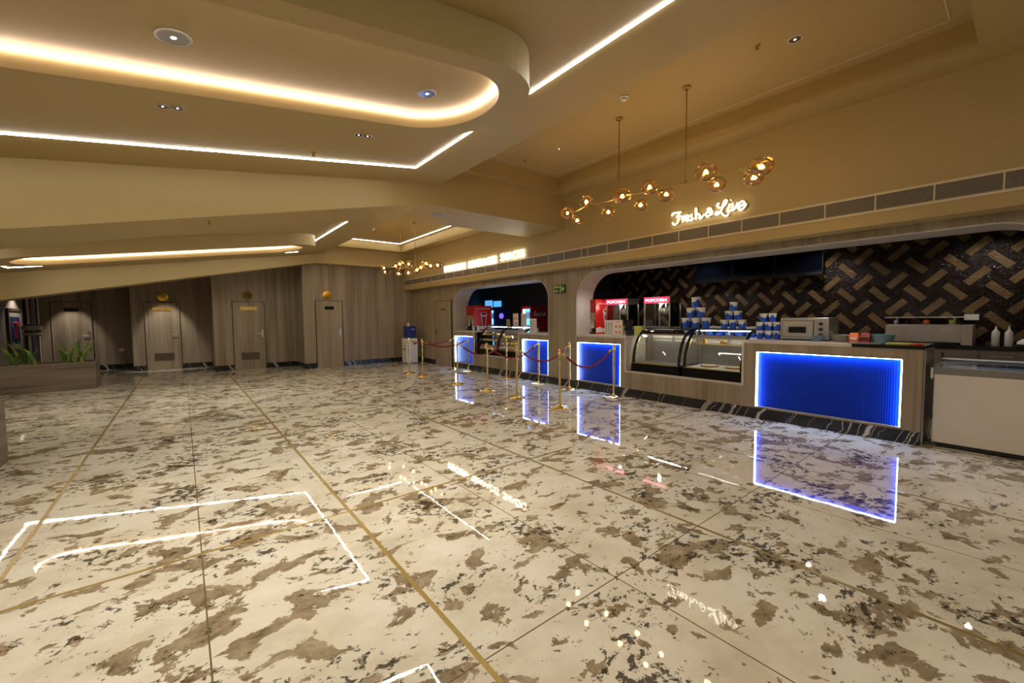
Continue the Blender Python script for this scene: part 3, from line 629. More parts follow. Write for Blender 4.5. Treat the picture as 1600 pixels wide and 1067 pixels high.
# ------------------------------------------------------------ curved glass display cases
def case(yc, half, label, shelf=True):
    x0, z0 = XW+.055, .458; t = thing('display_case', (x0, yc, z0), label, 'display case', 'curved glass display cases')
    a, b_ = yc-half+.004, yc+half-.004
    part('base', MB().box(x0, x0+.62, a, b_, z0, .62), MT['cblack'], t)
    prof = [(x0+.02+.44*(1-math.cos(q)), .625+.60*math.sin(q)) for q in [math.pi/2*i/16 for i in range(17)]]+[(x0+.62, 1.225)]
    for y in (a+.02, b_-.02):
        fm = MB(); out = prof; inn = [(x+.035*(1 if i < 17 else 0)*math.cos(min(1, i/16)*math.pi/2)**.5 if i < 16 else x, z-.035*(i/16) if i < 17 else z-.035) for i, (x, z) in enumerate(prof)]
        k = len(out)
        for i in range(k-1):
            fm.hexa([(out[i][0], y-.018, out[i][1]), (inn[i][0], y-.018, inn[i][1]), (inn[i+1][0], y-.018, inn[i+1][1]), (out[i+1][0], y-.018, out[i+1][1])],
                    [(out[i][0], y+.018, out[i][1]), (inn[i][0], y+.018, inn[i][1]), (inn[i+1][0], y+.018, inn[i+1][1]), (out[i+1][0], y+.018, out[i+1][1])])
        part('arched_frame', fm, MT['black'], t)
        part('gold_edge', MB().tube([(x+.03, y+(.022 if y < yc else -.022), z-.02*(i/17)) for i, (x, z) in enumerate(prof[:10])], .006, 6), MT['gold'], t)
    gm = MB(); gp = [(x+.012, z-.006) for x, z in prof[:-1]]
    for i in range(len(gp)-1): gm.add([(gp[i][0], a+.04, gp[i][1]), (gp[i][0], b_-.04, gp[i][1]), (gp[i+1][0], b_-.04, gp[i+1][1]), (gp[i+1][0], a+.04, gp[i+1][1])], [(0, 1, 2, 3)], 0, True)
    part('curved_glass', gm, MT['glass'], t)
    part('top_panel', MB().box(x0+.46, x0+.64, a, b_, 1.225, 1.245), MT['mblack'], t)
    part('front_trim', MB().box(x0+.008, x0+.02, a+.05, b_-.05, .62, .632), MT['gold'], t)
    part('lamp_tube', MB().tube([(x0+.47, a+.06, 1.205), (x0+.47, b_-.06, 1.205)], .009, 8), MT['ledcase'], t)
    part('back_frame', MB().box(x0+.60, x0+.62, a, a+.03, .62, 1.225).box(x0+.60, x0+.62, b_-.03, b_, .62, 1.225).box(x0+.60, x0+.62, yc-.015, yc+.015, .62, 1.225), MT['grey'], t)
    part('back_door', MB().box(x0+.605, x0+.612, a+.03, b_-.03, .62, 1.0), MT['grey'], t)
    part('deck', MB().box(x0+.05, x0+.60, a+.04, b_-.04, .62, .635), MT['white'] if shelf else MT['steel'], t)
    if shelf:
        part('shelf', MB().box(x0+.26, x0+.60, a+.04, b_-.04, .985, .993), MT['glass'], t)
        part('shelf_edge', MB().box(x0+.255, x0+.262, a+.04, b_-.04, .982, .996), MT['gold'], t)
    return t
case(3.09, .465, 'curved glass display case showing pizzas, next to the big blue panel'); case(4.07, .465, 'empty curved glass display case right of the menu cards', False)
case(8.17, .465, 'curved glass display case in the far arch filled with popcorn'); case(9.10, .465, 'curved glass display case in the far arch with pastries on its shelf')
def pizza(x, y, z, label, group='pizzas in the display case'):
    t = thing('pizza', (x, y, z), label, 'pizza', group)
    part('crust', MB().lathe([(.02, 0), (.135, .001), (.14, .012), (.125, .02), (.11, .014)], (x, y, z), 28), MT['crust'], t)
    tm = MB().lathe([(.118, .0205), (.10, .026), (.05, .028), (.0001, .027)], (x, y, z), 28); part('topping', tm, MT['dough'], t)
pizza(6.66, 3.25, .636, 'round cheese pizza on the case deck, the farther of the two'); pizza(6.66, 2.86, .636, 'round cheese pizza on the case deck, the nearer of the two')
t = thing('sandwich', (6.72, 3.37, .994), 'triangular yellow packed sandwich on the glass shelf of the case', 'food')
part('wedge', MB().prism([(3.33, .994), (3.42, .994), (3.40, 1.08), (3.36, 1.10)], 'x', 6.69, 6.76), MT['bread'], t); part('filling', MB().box(6.685, 6.765, 3.365, 3.375, 1.0, 1.09), MT['ink'], t)
t = thing('burger', (6.72, 3.06, .994), 'small round burger on the glass shelf of the case', 'food')
part('bottom_bun', MB().lathe([(.045, 0), (.055, .012), (.05, .024)], (6.72, 3.06, .994), 20), MT['bread'], t); part('patty', MB().lathe([(.057, .024), (.057, .036)], (6.72, 3.06, .994), 20), MT['crust'], t)
part('top_bun', MB().lathe([(.054, .036), (.05, .06), (.03, .078), (.0001, .083)], (6.72, 3.06, .994), 20), MT['bread'], t)
# popcorn heap, pastries
pm = MB(); random.seed(3)
for i in range(240):
    a_, b2 = random.random(), random.random(); y = 7.78+.78*a_; x = 6.46+.40*b2; z = .66+.10*random.random()+.07*b2
    pm.sphere((x, y, z), .022, 6, 4)
o = single('popcorn', pm, MT['popc'], 'heap of yellow popcorn inside the far display case', 'popcorn'); o['kind'] = 'stuff'
for i, (y, c) in enumerate(((9.32, 'bread'), (9.18, 'crust'), (9.02, 'yel'), (8.88, 'bread'))):
    single('pastry', MB().lathe([(.03, 0), (.055, .015), (.045, .045), (.0001, .055)], (6.74, y, .994), 16), MT[c], 'baked item on the far case shelf, %s' % ['far end one', 'dark brown second one', 'greenish third one', 'near end one'][i], 'food', 'pastries on the shelf', loc=(6.74, y, .994))

# ------------------------------------------------------------ brass rope stanchions and ropes
RY = [10.37, 9.6, 7.9, 6.75, 5.82, 4.72]
names = ['farthest', 'second farthest', 'third farthest', 'third nearest', 'second nearest', 'nearest']
st0 = thing('rope_stanchion', (0, 0, 0), 'x', 'stanchion', 'brass rope stanchions')
part('base', MB().lathe([(.155, 0), (.158, .006), (.15, .014), (.06, .032), (.03, .042), (.0215, .06)], (0, 0, 0), 36), MT['gold'], st0)
part('pole', MB().tube([(0, 0, .04), (0, 0, .88)], .0195, 16), MT['gold'], st0)
part('collar', MB().lathe([(.026, .845), (.029, .85), (.029, .885), (.024, .892)], (0, 0, 0), 20).tube([(0, .0, .868), (.045, 0, .868)], .006, 6), MT['gold'], st0)
part('finial', MB().lathe([(.0195, .89), (.022, .9), (.012, .908), (.022, .925), (.022, .937), (.012, .952), (.0001, .956)], (0, 0, 0), 20), MT['gold'], st0)
first = True
for i, y in enumerate(RY):
    for row, x in (('open-floor side', 4.72), ('counter side', 6.10)):
        lab = 'brass rope stanchion on the %s, %s of its row' % (row, names[i])
        if first: st0.location = (x, y, 0); st0['label'] = lab; first = False
        else: dup(st0, (x, y, 0), lab)
sag = [.09, .12, .22, .22, .22, .24]
for i, y in enumerate(RY):
    xa, xb = 4.775, 6.045; t = thing('velvet_rope', (5.41, y, .6), 'sagging dark red velvet rope across the %s pair of brass posts' % names[i], 'rope', 'red ropes')
    pts = []
    for k in range(21):
        u = k/20; pts.append((xa+.07+(xb-xa-.14)*u, y, .835-sag[i]*4*u*(1-u)-.0))
    part('rope', MB().tube(pts, .017, 10), MT['red'], t)
    for sgn, xe in ((1, xa), (-1, xb)):
        d = Vector(pts[1 if sgn > 0 else -2])-Vector(pts[0 if sgn > 0 else -1]); d.normalize(); p0 = Vector(pts[0 if sgn > 0 else -1])
        part('end_hook', MB().tube([tuple(p0+d*.03), tuple(p0-d*.035)], [.019, .021], 10).tube([tuple(p0-d*.03), (xe-.0*sgn, y, .868)], .006, 6), MT['gold'], t)

# ------------------------------------------------------------ water cooler
wx, wy = 5.83, 12.75
t = thing('water_cooler', (wx, wy, 0), 'white water cooler with square blue jug top in the far corner behind the ropes', 'water cooler')
part('body', MB().box(wx-.2, wx+.2, wy-.19, wy+.19, .03, .82), MT['white'], t, bevel=.03)
part('foot', MB().box(wx-.17, wx+.17, wy-.16, wy+.16, 0, .03), MT['grey'], t)
part('water_jug', MB().box(wx-.15, wx+.17, wy-.15, wy+.15, .82, 1.22), MT['dblue'], t, bevel=.025)
part('jug_cap', MB().lathe([(.035, 1.22), (.03, 1.26), (.022, 1.32), (.0001, 1.335)], (wx-.03, wy, 0), 16), MT['white'], t)
part('drip_tray', MB().box(wx-.215, wx-.19, wy-.13, wy+.05, .46, .49).box(wx-.215, wx-.2, wy-.08, wy-.05, .56, .6), MT['mblack'], t)
part('badge', MB().box(wx+.0, wx+.11, wy-.153, wy-.149, 1.10, 1.125), MT['white'], t)
part('tap_recess', MB().box(wx+.03, wx+.12, wy-.194, wy-.188, .62, .66), MT['mblack'], t)

# ------------------------------------------------------------ planters, plants, pictures, column
def planter(x0, x1, y0, y1, h, label):
    t = thing('planter_box', ((x0+x1)/2, (y0+y1)/2, 0), label, 'planter')
    b = MB().box(x0, x1, y0, y0+.04, 0, h).box(x0, x1, y1-.04, y1, 0, h).box(x0, x0+.04, y0+.04, y1-.04, 0, h).box(x1-.04, x1, y0+.04, y1-.04, 0, h)
    part('trough', b, MT['woodh'], t); part('soil', MB().box(x0+.04, x1-.04, y0+.04, y1-.04, 0, h-.02), MT['soil'], t)
planter(-3.85, -1.52, 12.72, 13.35, .60, 'long wood-clad planter box with snake plants at the left'); planter(-3.2, -1.49, 5.4, 6.67, .63, 'wood-clad box cut by the left picture edge')
def plant(x, y, seed, label, lean):
    random.seed(seed); t = thing('snake_plant', (x, y, .582), label, 'plant')
    for i in range(15):
        a = random.random()*6.28; h = .24+.28*random.random(); l = (.1+.30*random.random())*lean; bx, by = x+random.uniform(-.17, .17), y+random.uniform(-.08, .08)
        dx, dy = math.cos(a)*l, math.sin(a)*l*.5; tw = random.random()*3.14; vs = []; n = 8
        for k in range(n+1):
            u = k/n; wd = .026*(math.sin(math.pi*min(1, u*.78+.2))**.7)*(1 if u < .98 else .05)
            c = Vector((bx+dx*u*u, by+dy*u*u, .582+h*u)); s_ = Vector((math.cos(tw+u), math.sin(tw+u), 0))*wd; nn = Vector((-s_.y, s_.x, 0)).normalized()*.003
            vs += [c-s_, c+nn, c+s_, c-nn]
        fs = []
        for k in range(n):
            for j in range(4): fs.append((4*k+j, 4*k+(j+1) % 4, 4*k+4+(j+1) % 4, 4*k+4+j))
        fs += [(0, 1, 2, 3), (4*n+3, 4*n+2, 4*n+1, 4*n)]
        part('leaf', MB().add(vs, fs, 0, True), MT['leaf'], t)
plant(-1.88, 13.0, 5, 'snake plant with upright green leaves in the planter, nearest its right end', 1.0); plant(-2.62, 13.0, 9, 'snake plant in the planter in front of the framed pictures', .8)
for i, (y0, y1, z0, z1, m_, fm_, lab) in enumerate(((18.15, 19.5, .60, 1.87, 'pic1', 'crimson', 'framed picture with a red figure on blue at the far left wall'), (19.8, 21.1, .55, 1.76, 'picd', 'skin', 'framed dark picture with an orange figure beside the mirrored column'))):
    t = thing('framed_picture', (XL, (y0+y1)/2, z0), lab, 'picture')
    x = XL; fr = MB().box(x, x+.05, y0, y1, z0, z0+.07).box(x, x+.05, y0, y1, z1-.07, z1).box(x, x+.05, y0, y0+.07, z0+.07, z1-.07).box(x, x+.05, y1-.07, y1, z0+.07, z1-.07)
    part('frame', fr, MT['frame'], t); part('mount', MB().box(x, x+.02, y0+.07, y1-.07, z0+.07, z1-.07), MT['mat_'], t)
    part('print', MB().box(x+.02, x+.026, y0+.25, y1-.25, z0+.25, z1-.25), MT[m_], t)
    c = (y0+y1)/2; zc = (z0+z1)/2
    part('printed_figure', MB().lathe([(.0001, -.1), (.07, -.06), (.07, .06), (.0001, .1)], (x+.03, c, zc+.16), 12, 0, 'z').box(x+.026, x+.032, c-.14, c+.14, zc-.25, zc+.05), MT[fm_], t)
t = thing('clad_column', (-3.25, 17.25, 0), 'slim round column with poster wraps and a pale band beside the leftmost door', 'column')
part('shaft', MB().lathe([(.16, 0), (.16, 3)], (-3.25, 17.25, 0), 28), MT['picd'], t)
part('band', MB().lathe([(.17, 1.24), (.2, 1.25), (.2, 1.36), (.17, 1.37)], (-3.25, 17.25, 0), 28).lathe([(.17, 1.1), (.19, 1.11), (.19, 1.16), (.17, 1.17)], (-3.25, 17.25, 0), 28), MT['mat_'], t)
for z0, z1 in ((.1, 1.08), (1.4, 2.3)):
    pm = MB(); n = 10
    for k in range(n):
        a, b2 = [math.radians(-110+95*q/n) for q in (k, k+1)]
        pm.quad((-3.25+.163*math.cos(a), 17.25+.163*math.sin(a), z0), (-3.25+.163*math.cos(b2), 17.25+.163*math.sin(b2), z0), (-3.25+.163*math.cos(b2), 17.25+.163*math.sin(b2), z1), (-3.25+.163*math.cos(a), 17.25+.163*math.sin(a), z1), 0 if k in (0, 1, 8, 9) else (1 if k % 3 else 2))
    part('poster_wrap', pm, [MT['lgrey'], MT['picd'], MT['frame']], t, fix=False)

# ------------------------------------------------------------ kitchen behind the big arch
XT = 8.6
struct('wall_kitchen', MB().box(XT+.02, XT+.12, -1.4, 6.7, 0, 2.8), MT['grout'])
tm = MB(); Wt = .0966; c45 = math.sqrt(.5)
def tile(u0, u1, v0, v1, mi):
    gpp = .003; u0 += gpp; v0 += gpp; u1 -= gpp; v1 -= gpp
    P = [(-(u-v)*c45, (u+v)*c45) for u, v in ((u0, v0), (u1, v0), (u1, v1), (u0, v1))]; P = [(y+1.408, z+1.833) for y, z in P]
    if min(q[0] for q in P) < -1.35 or max(q[0] for q in P) > 6.68 or min(q[1] for q in P) < 1.0 or max(q[1] for q in P) > 2.79:
        # clip simply by clamping
        P = [(min(6.68, max(-1.35, y)), min(2.79, max(1.0, z))) for y, z in P]
        area = sum(P[i][0]*P[(i+1) % 4][1]-P[(i+1) % 4][0]*P[i][1] for i in range(4))
        if abs(area) < 1e-3: return
    tl = random.uniform(-.004, .004)
    vs = [(XT+.008+tl*(1 if i in (0, 3) else -1), y, z) for i, (y, z) in enumerate(P)]+[(XT+.021, y, z) for y, z in P]
    tm.add(vs, [(0, 1, 2, 3), (0, 4, 5, 1), (1, 5, 6, 2), (2, 6, 7, 3), (3, 7, 4, 0)], mi)
for mm_ in range(-15, 16):
    for k in range(-10, 12):
        a_, b2 = (k+3*mm_)*Wt, (k-3*mm_)*Wt
        tile(a_, a_+3*Wt, b2, b2+Wt, 1 if k % 3 == 0 else 0)
        tile(a_, a_+Wt, b2+Wt, b2+4*Wt, 1 if k % 3 == 1 else 0)
random.seed(11)
struct('wall_tiles', tm, [MT['tdark'], MT['tlight']], fix=False)
struct('wall_partition', MB().box(XW+.5, XT+.6, 6.7, 6.8, 0, 2.8), MT['plaster'])
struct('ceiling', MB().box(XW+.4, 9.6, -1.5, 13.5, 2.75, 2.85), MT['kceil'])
struct('wall_kitchen_side', MB().box(XW+.12, XT+.12, -1.5, -1.4, 0, 2.8), MT['plaster'])
struct('wall_kiosk', MB().box(9.2, 9.3, 6.8, 13.5, 0, 2.8).box(XW+.5, 9.2, 13.45, 13.55, 0, 2.8), MT['plaster'])
struct('doorway_glow', MB().box(9.17, 9.2, 12.75, 13.2, 1.85, 2.12).box(9.17, 9.2, 12.2, 12.65, 1.87, 2.08), MT['doorglow'])  # glowing panels stand in for a doorway to a blue-lit room
# back counter of cabinets
t = thing('base_cabinets', (8.3, 2.2, 0), 'row of grey base cabinets with steel handles along the tiled kitchen wall', 'cabinet')
part('carcass', MB().box(8.02, 8.59, -1.3, 4.4, .08, .99), MT['cab'], t); part('plinth', MB().box(8.06, 8.5, -1.3, 4.4, 0, .08), MT['mblack'], t)
part('worktop', MB().box(7.98, 8.6, -1.35, 4.4, .99, 1.035), MT['black'], t)
y = .58
for k, y in enumerate((1.35, .80, .42, .02, -.42)):
    dr = part('door' if k in (0, 1) else 'drawer', MB().box(8.0, 8.018, y-.36, y-.004, .12, .97), MT['cab'], t, bevel=.003)
    hm = MB()
    if k in (0, 1): hm.box(7.98, 8.0, y-.05 if k == 1 else y-.34, y-.035 if k == 1 else y-.325, .72, .93)
    else:
        for z in (.9, .8, .62): hm.box(7.975, 7.99, y-.27, y-.08, z, z+.012)
    part('handle', hm, MT['mblack'] if k in (0, 1) else MT['chrome'], dr)
# screens
for i in range(3):
    y1 = 4.44-i*.735; y0 = y1-.725
    t = thing('menu_screen', (8.45, (y0+y1)/2, 2.13), ['dark wall-mounted screen under the soffit, left one with a blue reflection', 'dark wall-mounted screen under the soffit, middle of three', 'dark wall-mounted screen under the soffit, right one above the oven'][i], 'screen', 'menu screens')
    part('bezel', MB().box(8.44, 8.5, y0, y1, 2.13, 2.56), MT['mblack'], t, bevel=.004); part('display', MB().box(8.435, 8.441, y0+.01, y1-.01, 2.145, 2.55), MT['screen'], t)
    part('mount', MB().box(8.5, 8.6, (y0+y1)/2-.08, (y0+y1)/2+.08, 2.25, 2.45), MT['mblack'], t)
single('wall_socket', MB().box(8.575, 8.6, .48, .62, 1.36, 1.44), MT['white'], 'white wall switch plate on the tiled wall right of the steel shelf', 'socket')
# steel prep station and shelf
t = thing('prep_station', (8.3, .98, 1.035), 'stainless steel prep counter unit standing on the back worktop', 'kitchen unit')
part('body', MB().box(8.05, 8.5, .60, 1.36, 1.06, 1.29), MT['steel'], t, bevel=.006); part('feet', MB().box(8.1, 8.45, .63, 1.33, 1.035, 1.06), MT['mblack'], t)
part('side_cheek', MB().box(8.04, 8.5, .50, .60, 1.036, 1.30), MT['lgrey'], t)
part('top_rail', MB().box(8.06, 8.2, .62, 1.34, 1.29, 1.305), MT['chrome'], t)
t = thing('wall_shelf', (8.48, 1.0, 1.40), 'thin steel shelf above the prep counter holding small tins', 'shelf')
part('board', MB().box(8.36, 8.6, .62, 1.42, 1.395, 1.41), MT['chrome'], t); part('bracket', MB().box(8.55, 8.6, .7, .72, 1.33, 1.395), MT['chrome'], t); part('bracket', MB().box(8.55, 8.6, 1.3, 1.32, 1.33, 1.395), MT['chrome'], t)
for i, (y, c, hh) in enumerate(((1.30, 'steel', .05), (1.18, 'black', .045), (.98, 'orange', .05), (.72, 'yel', .05))):
    single('food_tin', MB().lathe([(.035, 0), (.035, hh), (.03, hh+.005)], (8.45, y, 1.31), 16), MT[c], '%s tin on the prep unit top rail' % ['steel grey', 'black', 'orange', 'yellow green'][i], 'tin', loc=(8.45, y, 1.29))
# squeeze bottles, dough, carton
for i, y in enumerate((.31, .20)):
    t = thing('squeeze_bottle', (8.25, y, 1.035), ['white squeeze bottle at the right end of the back worktop, left one', 'white squeeze bottle at the right end of the back worktop, beside the dough'][i], 'bottle', 'squeeze bottles')
    part('body', MB().lathe([(.035, 1.036), (.037, 1.05), (.037, 1.2), (.025, 1.225)], (8.25, y, 0), 18), MT['white'], t); part('nozzle', MB().lathe([(.022, 1.225), (.014, 1.24), (.004, 1.285)], (8.25, y, 0), 14), MT['white'], t)
single('chopping_board', MB().box(8.1, 8.4, -.12, .16, 1.036, 1.05), MT['mblack'], 'black board under the dough at the right of the back worktop', 'board')
single('dough_ball', MB().lathe([(.02, 0), (.085, .01), (.08, .04), (.04, .075), (.0001, .085)], (8.22, .05, 1.051), 20), MT['white'], 'white mound of dough in front of the squeeze bottles', 'food', loc=(8.22, .05, 1.051))
single('carton', MB().box(8.2, 8.35, -.24, -.06-.06, 1.036, 1.24), MT['orange'], 'orange carton at the right picture edge', 'carton')

# ------------------------------------------------------------ things on the big counter
def popcorn_machine(x, y, w_, label):
    z0 = 1.10; t = thing('popcorn_machine', (x+.2, y+w_/2, z0), label, 'popcorn machine', 'popcorn machines')
    x1, y1, zt = x+.38, y+w_, z0+.72
    part('base', MB().box(x, x1, y, y1, z0, z0+.16), MT['grey'], t, bevel=.006)
    fr = MB()
    for a in (x, x1-.02):
        for b_ in (y, y1-.02): fr.box(a, a+.02, b_, b_+.02, z0+.16, zt-.1)
    fr.box(x, x1, y, y1, zt-.12, zt-.1).box(x, x1, y, y1, zt-.02, zt)
    fr.box(x, x+.02, y, y1, zt-.1, zt-.02).box(x1-.02, x1, y, y1, zt-.1, zt-.02).box(x+.02, x1-.02, y, y+.02, zt-.1, zt-.02).box(x+.02, x1-.02, y1-.02, y1, zt-.1, zt-.02)
    part('frame', fr, MT['steel'], t)
    gl = MB().box(x+.008, x+.011, y+.02, y1-.02, z0+.16, zt-.12).box(x+.02, x1-.02, y+.008, y+.011, z0+.16, zt-.12).box(x+.02, x1-.02, y1-.011, y1-.008, z0+.16, zt-.12)
    part('glass_panes', gl, MT['glass'], t)
    kc = (x+.19, y+w_*.35, z0+.46)
    kt = part('kettle', MB().lathe([(.03, -.07), (.085, -.055), (.095, 0), (.08, .05), (.09, .06)], kc, 24), MT['chrome'], t)
    part('kettle_rod', MB().tube([(kc[0], kc[1], kc[2]+.05), (kc[0], kc[1], zt-.12)], .01, 8).tube([(kc[0], kc[1]+.1, zt-.12), (kc[0], kc[1]+.13, kc[2])], .008, 8).tube([(x+.19, y+w_*.6, z0+.16), (x+.19, y+w_*.6, zt-.12)], .018, 10), MT['chrome'], kt)
    part('lamp', MB().lathe([(.03, 0), (.03, -.02)], (x+.15, y+w_*.5, zt-.12), 16), MT['ledcase'], t)
    la = bpy.data.lights.new('machine_lamp', 'POINT'); la.energy = 2.5; la.color = (1, .86, .7); la.shadow_soft_size = .03
    lo = bpy.data.objects.new('lamp_light', la); COL.objects.link(lo); lo.parent = t; lo.location = (-.05, 0, .56)
    sg = part('lit_sign', MB().box(x-.012, x, y+.03, y1-.005, zt-.115, zt-.005), MT['pink'], t)
    part('lettering', face_x(fit(text_mb('POPCORN', 0, .004, .0), w_*.8, .055), x-.015, y1-.045, zt-.09), MT['signw'], sg)
    return t
popcorn_machine(7.0, 4.16, .55, 'popcorn machine with pink lit sign standing behind the empty display case'); popcorn_machine(7.0, 5.08, .55, 'popcorn machine half hidden behind the red drinks dispenser')
single('staff_worktop', MB().box(6.98, 7.5, 2.62, 6.6, 1.05, 1.098).box(7.0, 7.48, 2.7, 6.5, 0, 1.05), MT['lgrey'], 'raised staff-side ledge behind the display cases carrying the popcorn machines', 'counter')
def dispenser(y, label, z0=ZC):
    x = 6.72; t = thing('drinks_dispenser', (x+.3, y+.2, z0), label, 'drinks dispenser', 'red drinks dispensers')
    w_, d, h = .42, .62, .72
    part('cabinet', MB().box(x, x+d, y, y+w_, z0+.30, z0+h), MT['dred'], t, bevel=.006)
    part('back_box', MB().box(x+.2, x+d, y, y+w_, z0+.02, z0+.30), MT['beige'], t)
    part('drip_tray', MB().box(x-.02, x+.2, y+.02, y+w_-.02, z0, z0+.035), MT['mblack'], t)
    part('front_plate', MB().box(x-.004, x, y+.01, y+w_-.01, z0+.3, z0+.44), MT['beige'], t)
    for k in range(4): part('valve', MB().lathe([(.02, .2), (.024, .3)], (x+.07, y+.07+k*.09, z0), 12), MT['beige'], t)
    for k in range(2): part('valve_lever', MB().box(x+.02, x+.035, y+.06+k*.2, y+.15+k*.2, z0+.12, z0+.31), MT['lgrey'], t)
    sp = part('side_panel', MB().box(x+.0, x+d+.01, y-.008, y, z0+.0, z0+h), MT['redp'], t)
    ym = y-.012
    part('printed_ice', MB().prism([(x+.0, z0+.03), (x+d, z0+.03), (x+d, z0+.12), (x+d*.85, z0+.15), (x+d*.7, z0+.11), (x+d*.5, z0+.13), (x+d*.35, z0+.11), (x+d*.2, z0+.15), (x, z0+.12)], 'y', ym, y-.008), MT['white'], sp)
    part('printed_slogan', face_y(fit(text_mb('get refreshed', 0, .003, .01), d*.8, .06), y-.010, x+.06, z0+h-.12), MT['paper'], sp)
    cx = x+d*.55
    part('printed_cup', MB().prism([(cx-.11, z0+.46), (cx+.11, z0+.46), (cx+.05, z0+.1), (cx-.05, z0+.1)], 'y', ym-.001, y-.008).lathe([(.12, -.003), (.12, .002)], (cx, ym-.001, z0+.47), 24, 0, 'y', 1, .5), MT['paper'], sp)
    part('printed_drink', MB().lathe([(.095, -.005), (.095, .0)], (cx, ym-.002, z0+.48), 24, 0, 'y', 1, .42).prism([(cx-.075, z0+.40), (cx+.075, z0+.40), (cx+.035, z0+.12), (cx-.035, z0+.12)], 'y', ym-.003, ym-.001), MT['dred'], sp)
    return t
dispenser(5.67, 'tall red drinks dispenser with a printed cup, at the left end of the big counter')
dispenser(10.25, 'red drinks dispenser with a printed cup, on the far counter under the small arch')
def card(x, y, w_, h, z, label, mode=0, group=None):
    t = thing('menu_card', (x, y, z), label, 'menu card', group)
    part('sheet', MB().box(x, x+.012, y-w_/2, y+w_/2, z, z+h), MT['paper'], t)
    part('stand_foot', MB().box(x-.02, x+.05, y-w_/2, y+w_/2, z-.0, z+.006), MT['glass'], t)
    pm = MB(); random.seed(int(y*100))
    if mode == 0:
        for r_ in range(5):
            for c in range(3):
                yy = y-w_/2+w_*(.2+.3*c); zz = z+h*(.15+.16*r_); pm.box(x-.002, x, yy-.012*w_/.2, yy+.014*w_/.2, zz, zz+.014); pm.box(x-.002, x, yy-.02, yy+.02, zz-.016, zz-.01)
        part('printed_items', pm, MT['ink'], t)
    else:
        for r_ in range(2):
            for c in range(2):
                yy = y-w_/2+w_*(.28+.44*c); zz = z+h*(.22+.36*r_); part('printed_picture', MB().lathe([(.026, -.002), (.026, .0)], (x-.001, yy, zz), 14, 0, 'x'), MT['orange'], t)
        pm.box(x-.002, x, y-w_*.3, y+w_*.3, z+h*.88, z+h*.92)
        part('printed_heading', pm, MT['redp'], t)
card(6.45, 5.11, .2, .29, ZC, 'white menu card with small black item prints on the big counter', 0); card(6.45, 4.90, .2, .29, ZC, 'white menu card with four orange food pictures on the big counter', 1)
card(6.45, 7.33, .24, .33, ZC, 'white printed menu card on the near end of the far counter', 0)
card(6.75, 8.35, .2, .32, 1.246, 'menu card with orange pictures on top of the far display case', 1); card(6.75, 8.02, .2, .32, 1.246, 'menu card with black prints on top of the far display case', 0)
single('small_card', MB().box(6.75, 6.762, 8.6, 8.74, 1.246, 1.42), MT['beige'], 'small tan card on the far case beside the menu cards', 'card')
t = thing('payment_terminal', (6.52, 4.70, ZC), 'dark payment screen beside the menu cards on the big counter', 'till')
part('stand', MB().box(6.5, 6.62, 4.66, 4.76, ZC, ZC+.12), MT['mblack'], t); part('screen', MB().prism([(6.48, 1.2), (6.52, 1.2), (6.60, 1.38), (6.57, 1.39)], 'y', 4.64, 4.79), MT['black'], t)
single('napkin_box', MB().box(6.85, 6.97, 4.66, 4.82, 1.1, 1.27), MT['yel'], 'pale green box between the menu cards and the popcorn machine', 'box', bevel=.004)
# cups on far counter
for i, y in enumerate((9.86, 9.74, 9.63)):
    single('drink_cup', MB().lathe([(.03, 0), (.042, .12), (.044, .125)], (6.45, y, ZC), 18), MT['white'] if i != 1 else MT['mblack'], ['white cup on the far counter by the dispenser, farthest', 'black cup between two white cups on the far counter', 'white cup on the far counter next to the display case'][i], 'cup', 'cups on the far counter', loc=(6.45, y, ZC))
# beverage coolers in the kiosk
def cooler(x, y0, y1, h, label, txt, side, lit):
    t = thing('beverage_cooler', (x+.3, (y0+y1)/2, 0), label, 'fridge', None); x1 = x+.62
    part('cabinet', MB().box(x+.04, x1, y0, y1, .1, h), MT[side], t, bevel=.006); part('foot', MB().box(x+.06, x1-.04, y0+.03, y1-.03, 0, .1), MT['mblack'], t)
    fr = MB().box(x, x+.04, y0, y0+.04, .12, h).box(x, x+.04, y1-.04, y1, .12, h).box(x, x+.04, y0+.04, y1-.04, h-.07, h).box(x, x+.04, y0+.04, y1-.04, .12, .2)
    part('door_frame', fr, MT['redp' if side != 'dblue' else 'dblue'], t)
    part('lit_interior', MB().box(x+.03, x+.036, y0+.04, y1-.04, .2, h-.07), MT['coolglow'], t)
    part('tube_lamp', MB().box(x+.012, x+.028, y1-.11, y1-.05, .22, h-.09), MT['tubelight'], t)
    bm_ = MB()
    for s_ in range(4):
        for q in range(3): bm_.lathe([(.03, 0), (.03, .14), (.012, .2)], (x+.0285, y0+.08+q*.07, .35+s_*.36), 8, 0, 'z', .2, 1)
    part('bottles', bm_, MT['tubb'], t)
    if txt: part('logo', face_y(fit(text_mb(txt, 0, .003, .01, .35), .46, .13), y0-.002, x+.1, h-.27), MT['paper'], t)
    else: part('logo', MB().lathe([(.09, -.002), (.09, .001)], (x+.28, y0-.002, h-.25), 20, 0, 'y'), MT['purple'], t)
cooler(7.55, 8.66, 9.06, 1.77, 'red drinks cooler with white script logo and bright blue interior in the far kiosk', 'Coca-Cola', 'dred', 1)
cooler(7.8, 10.72, 11.2, 1.77, 'dark blue drinks cooler with glowing door at the back of the far kiosk', '', 'dblue', 1)

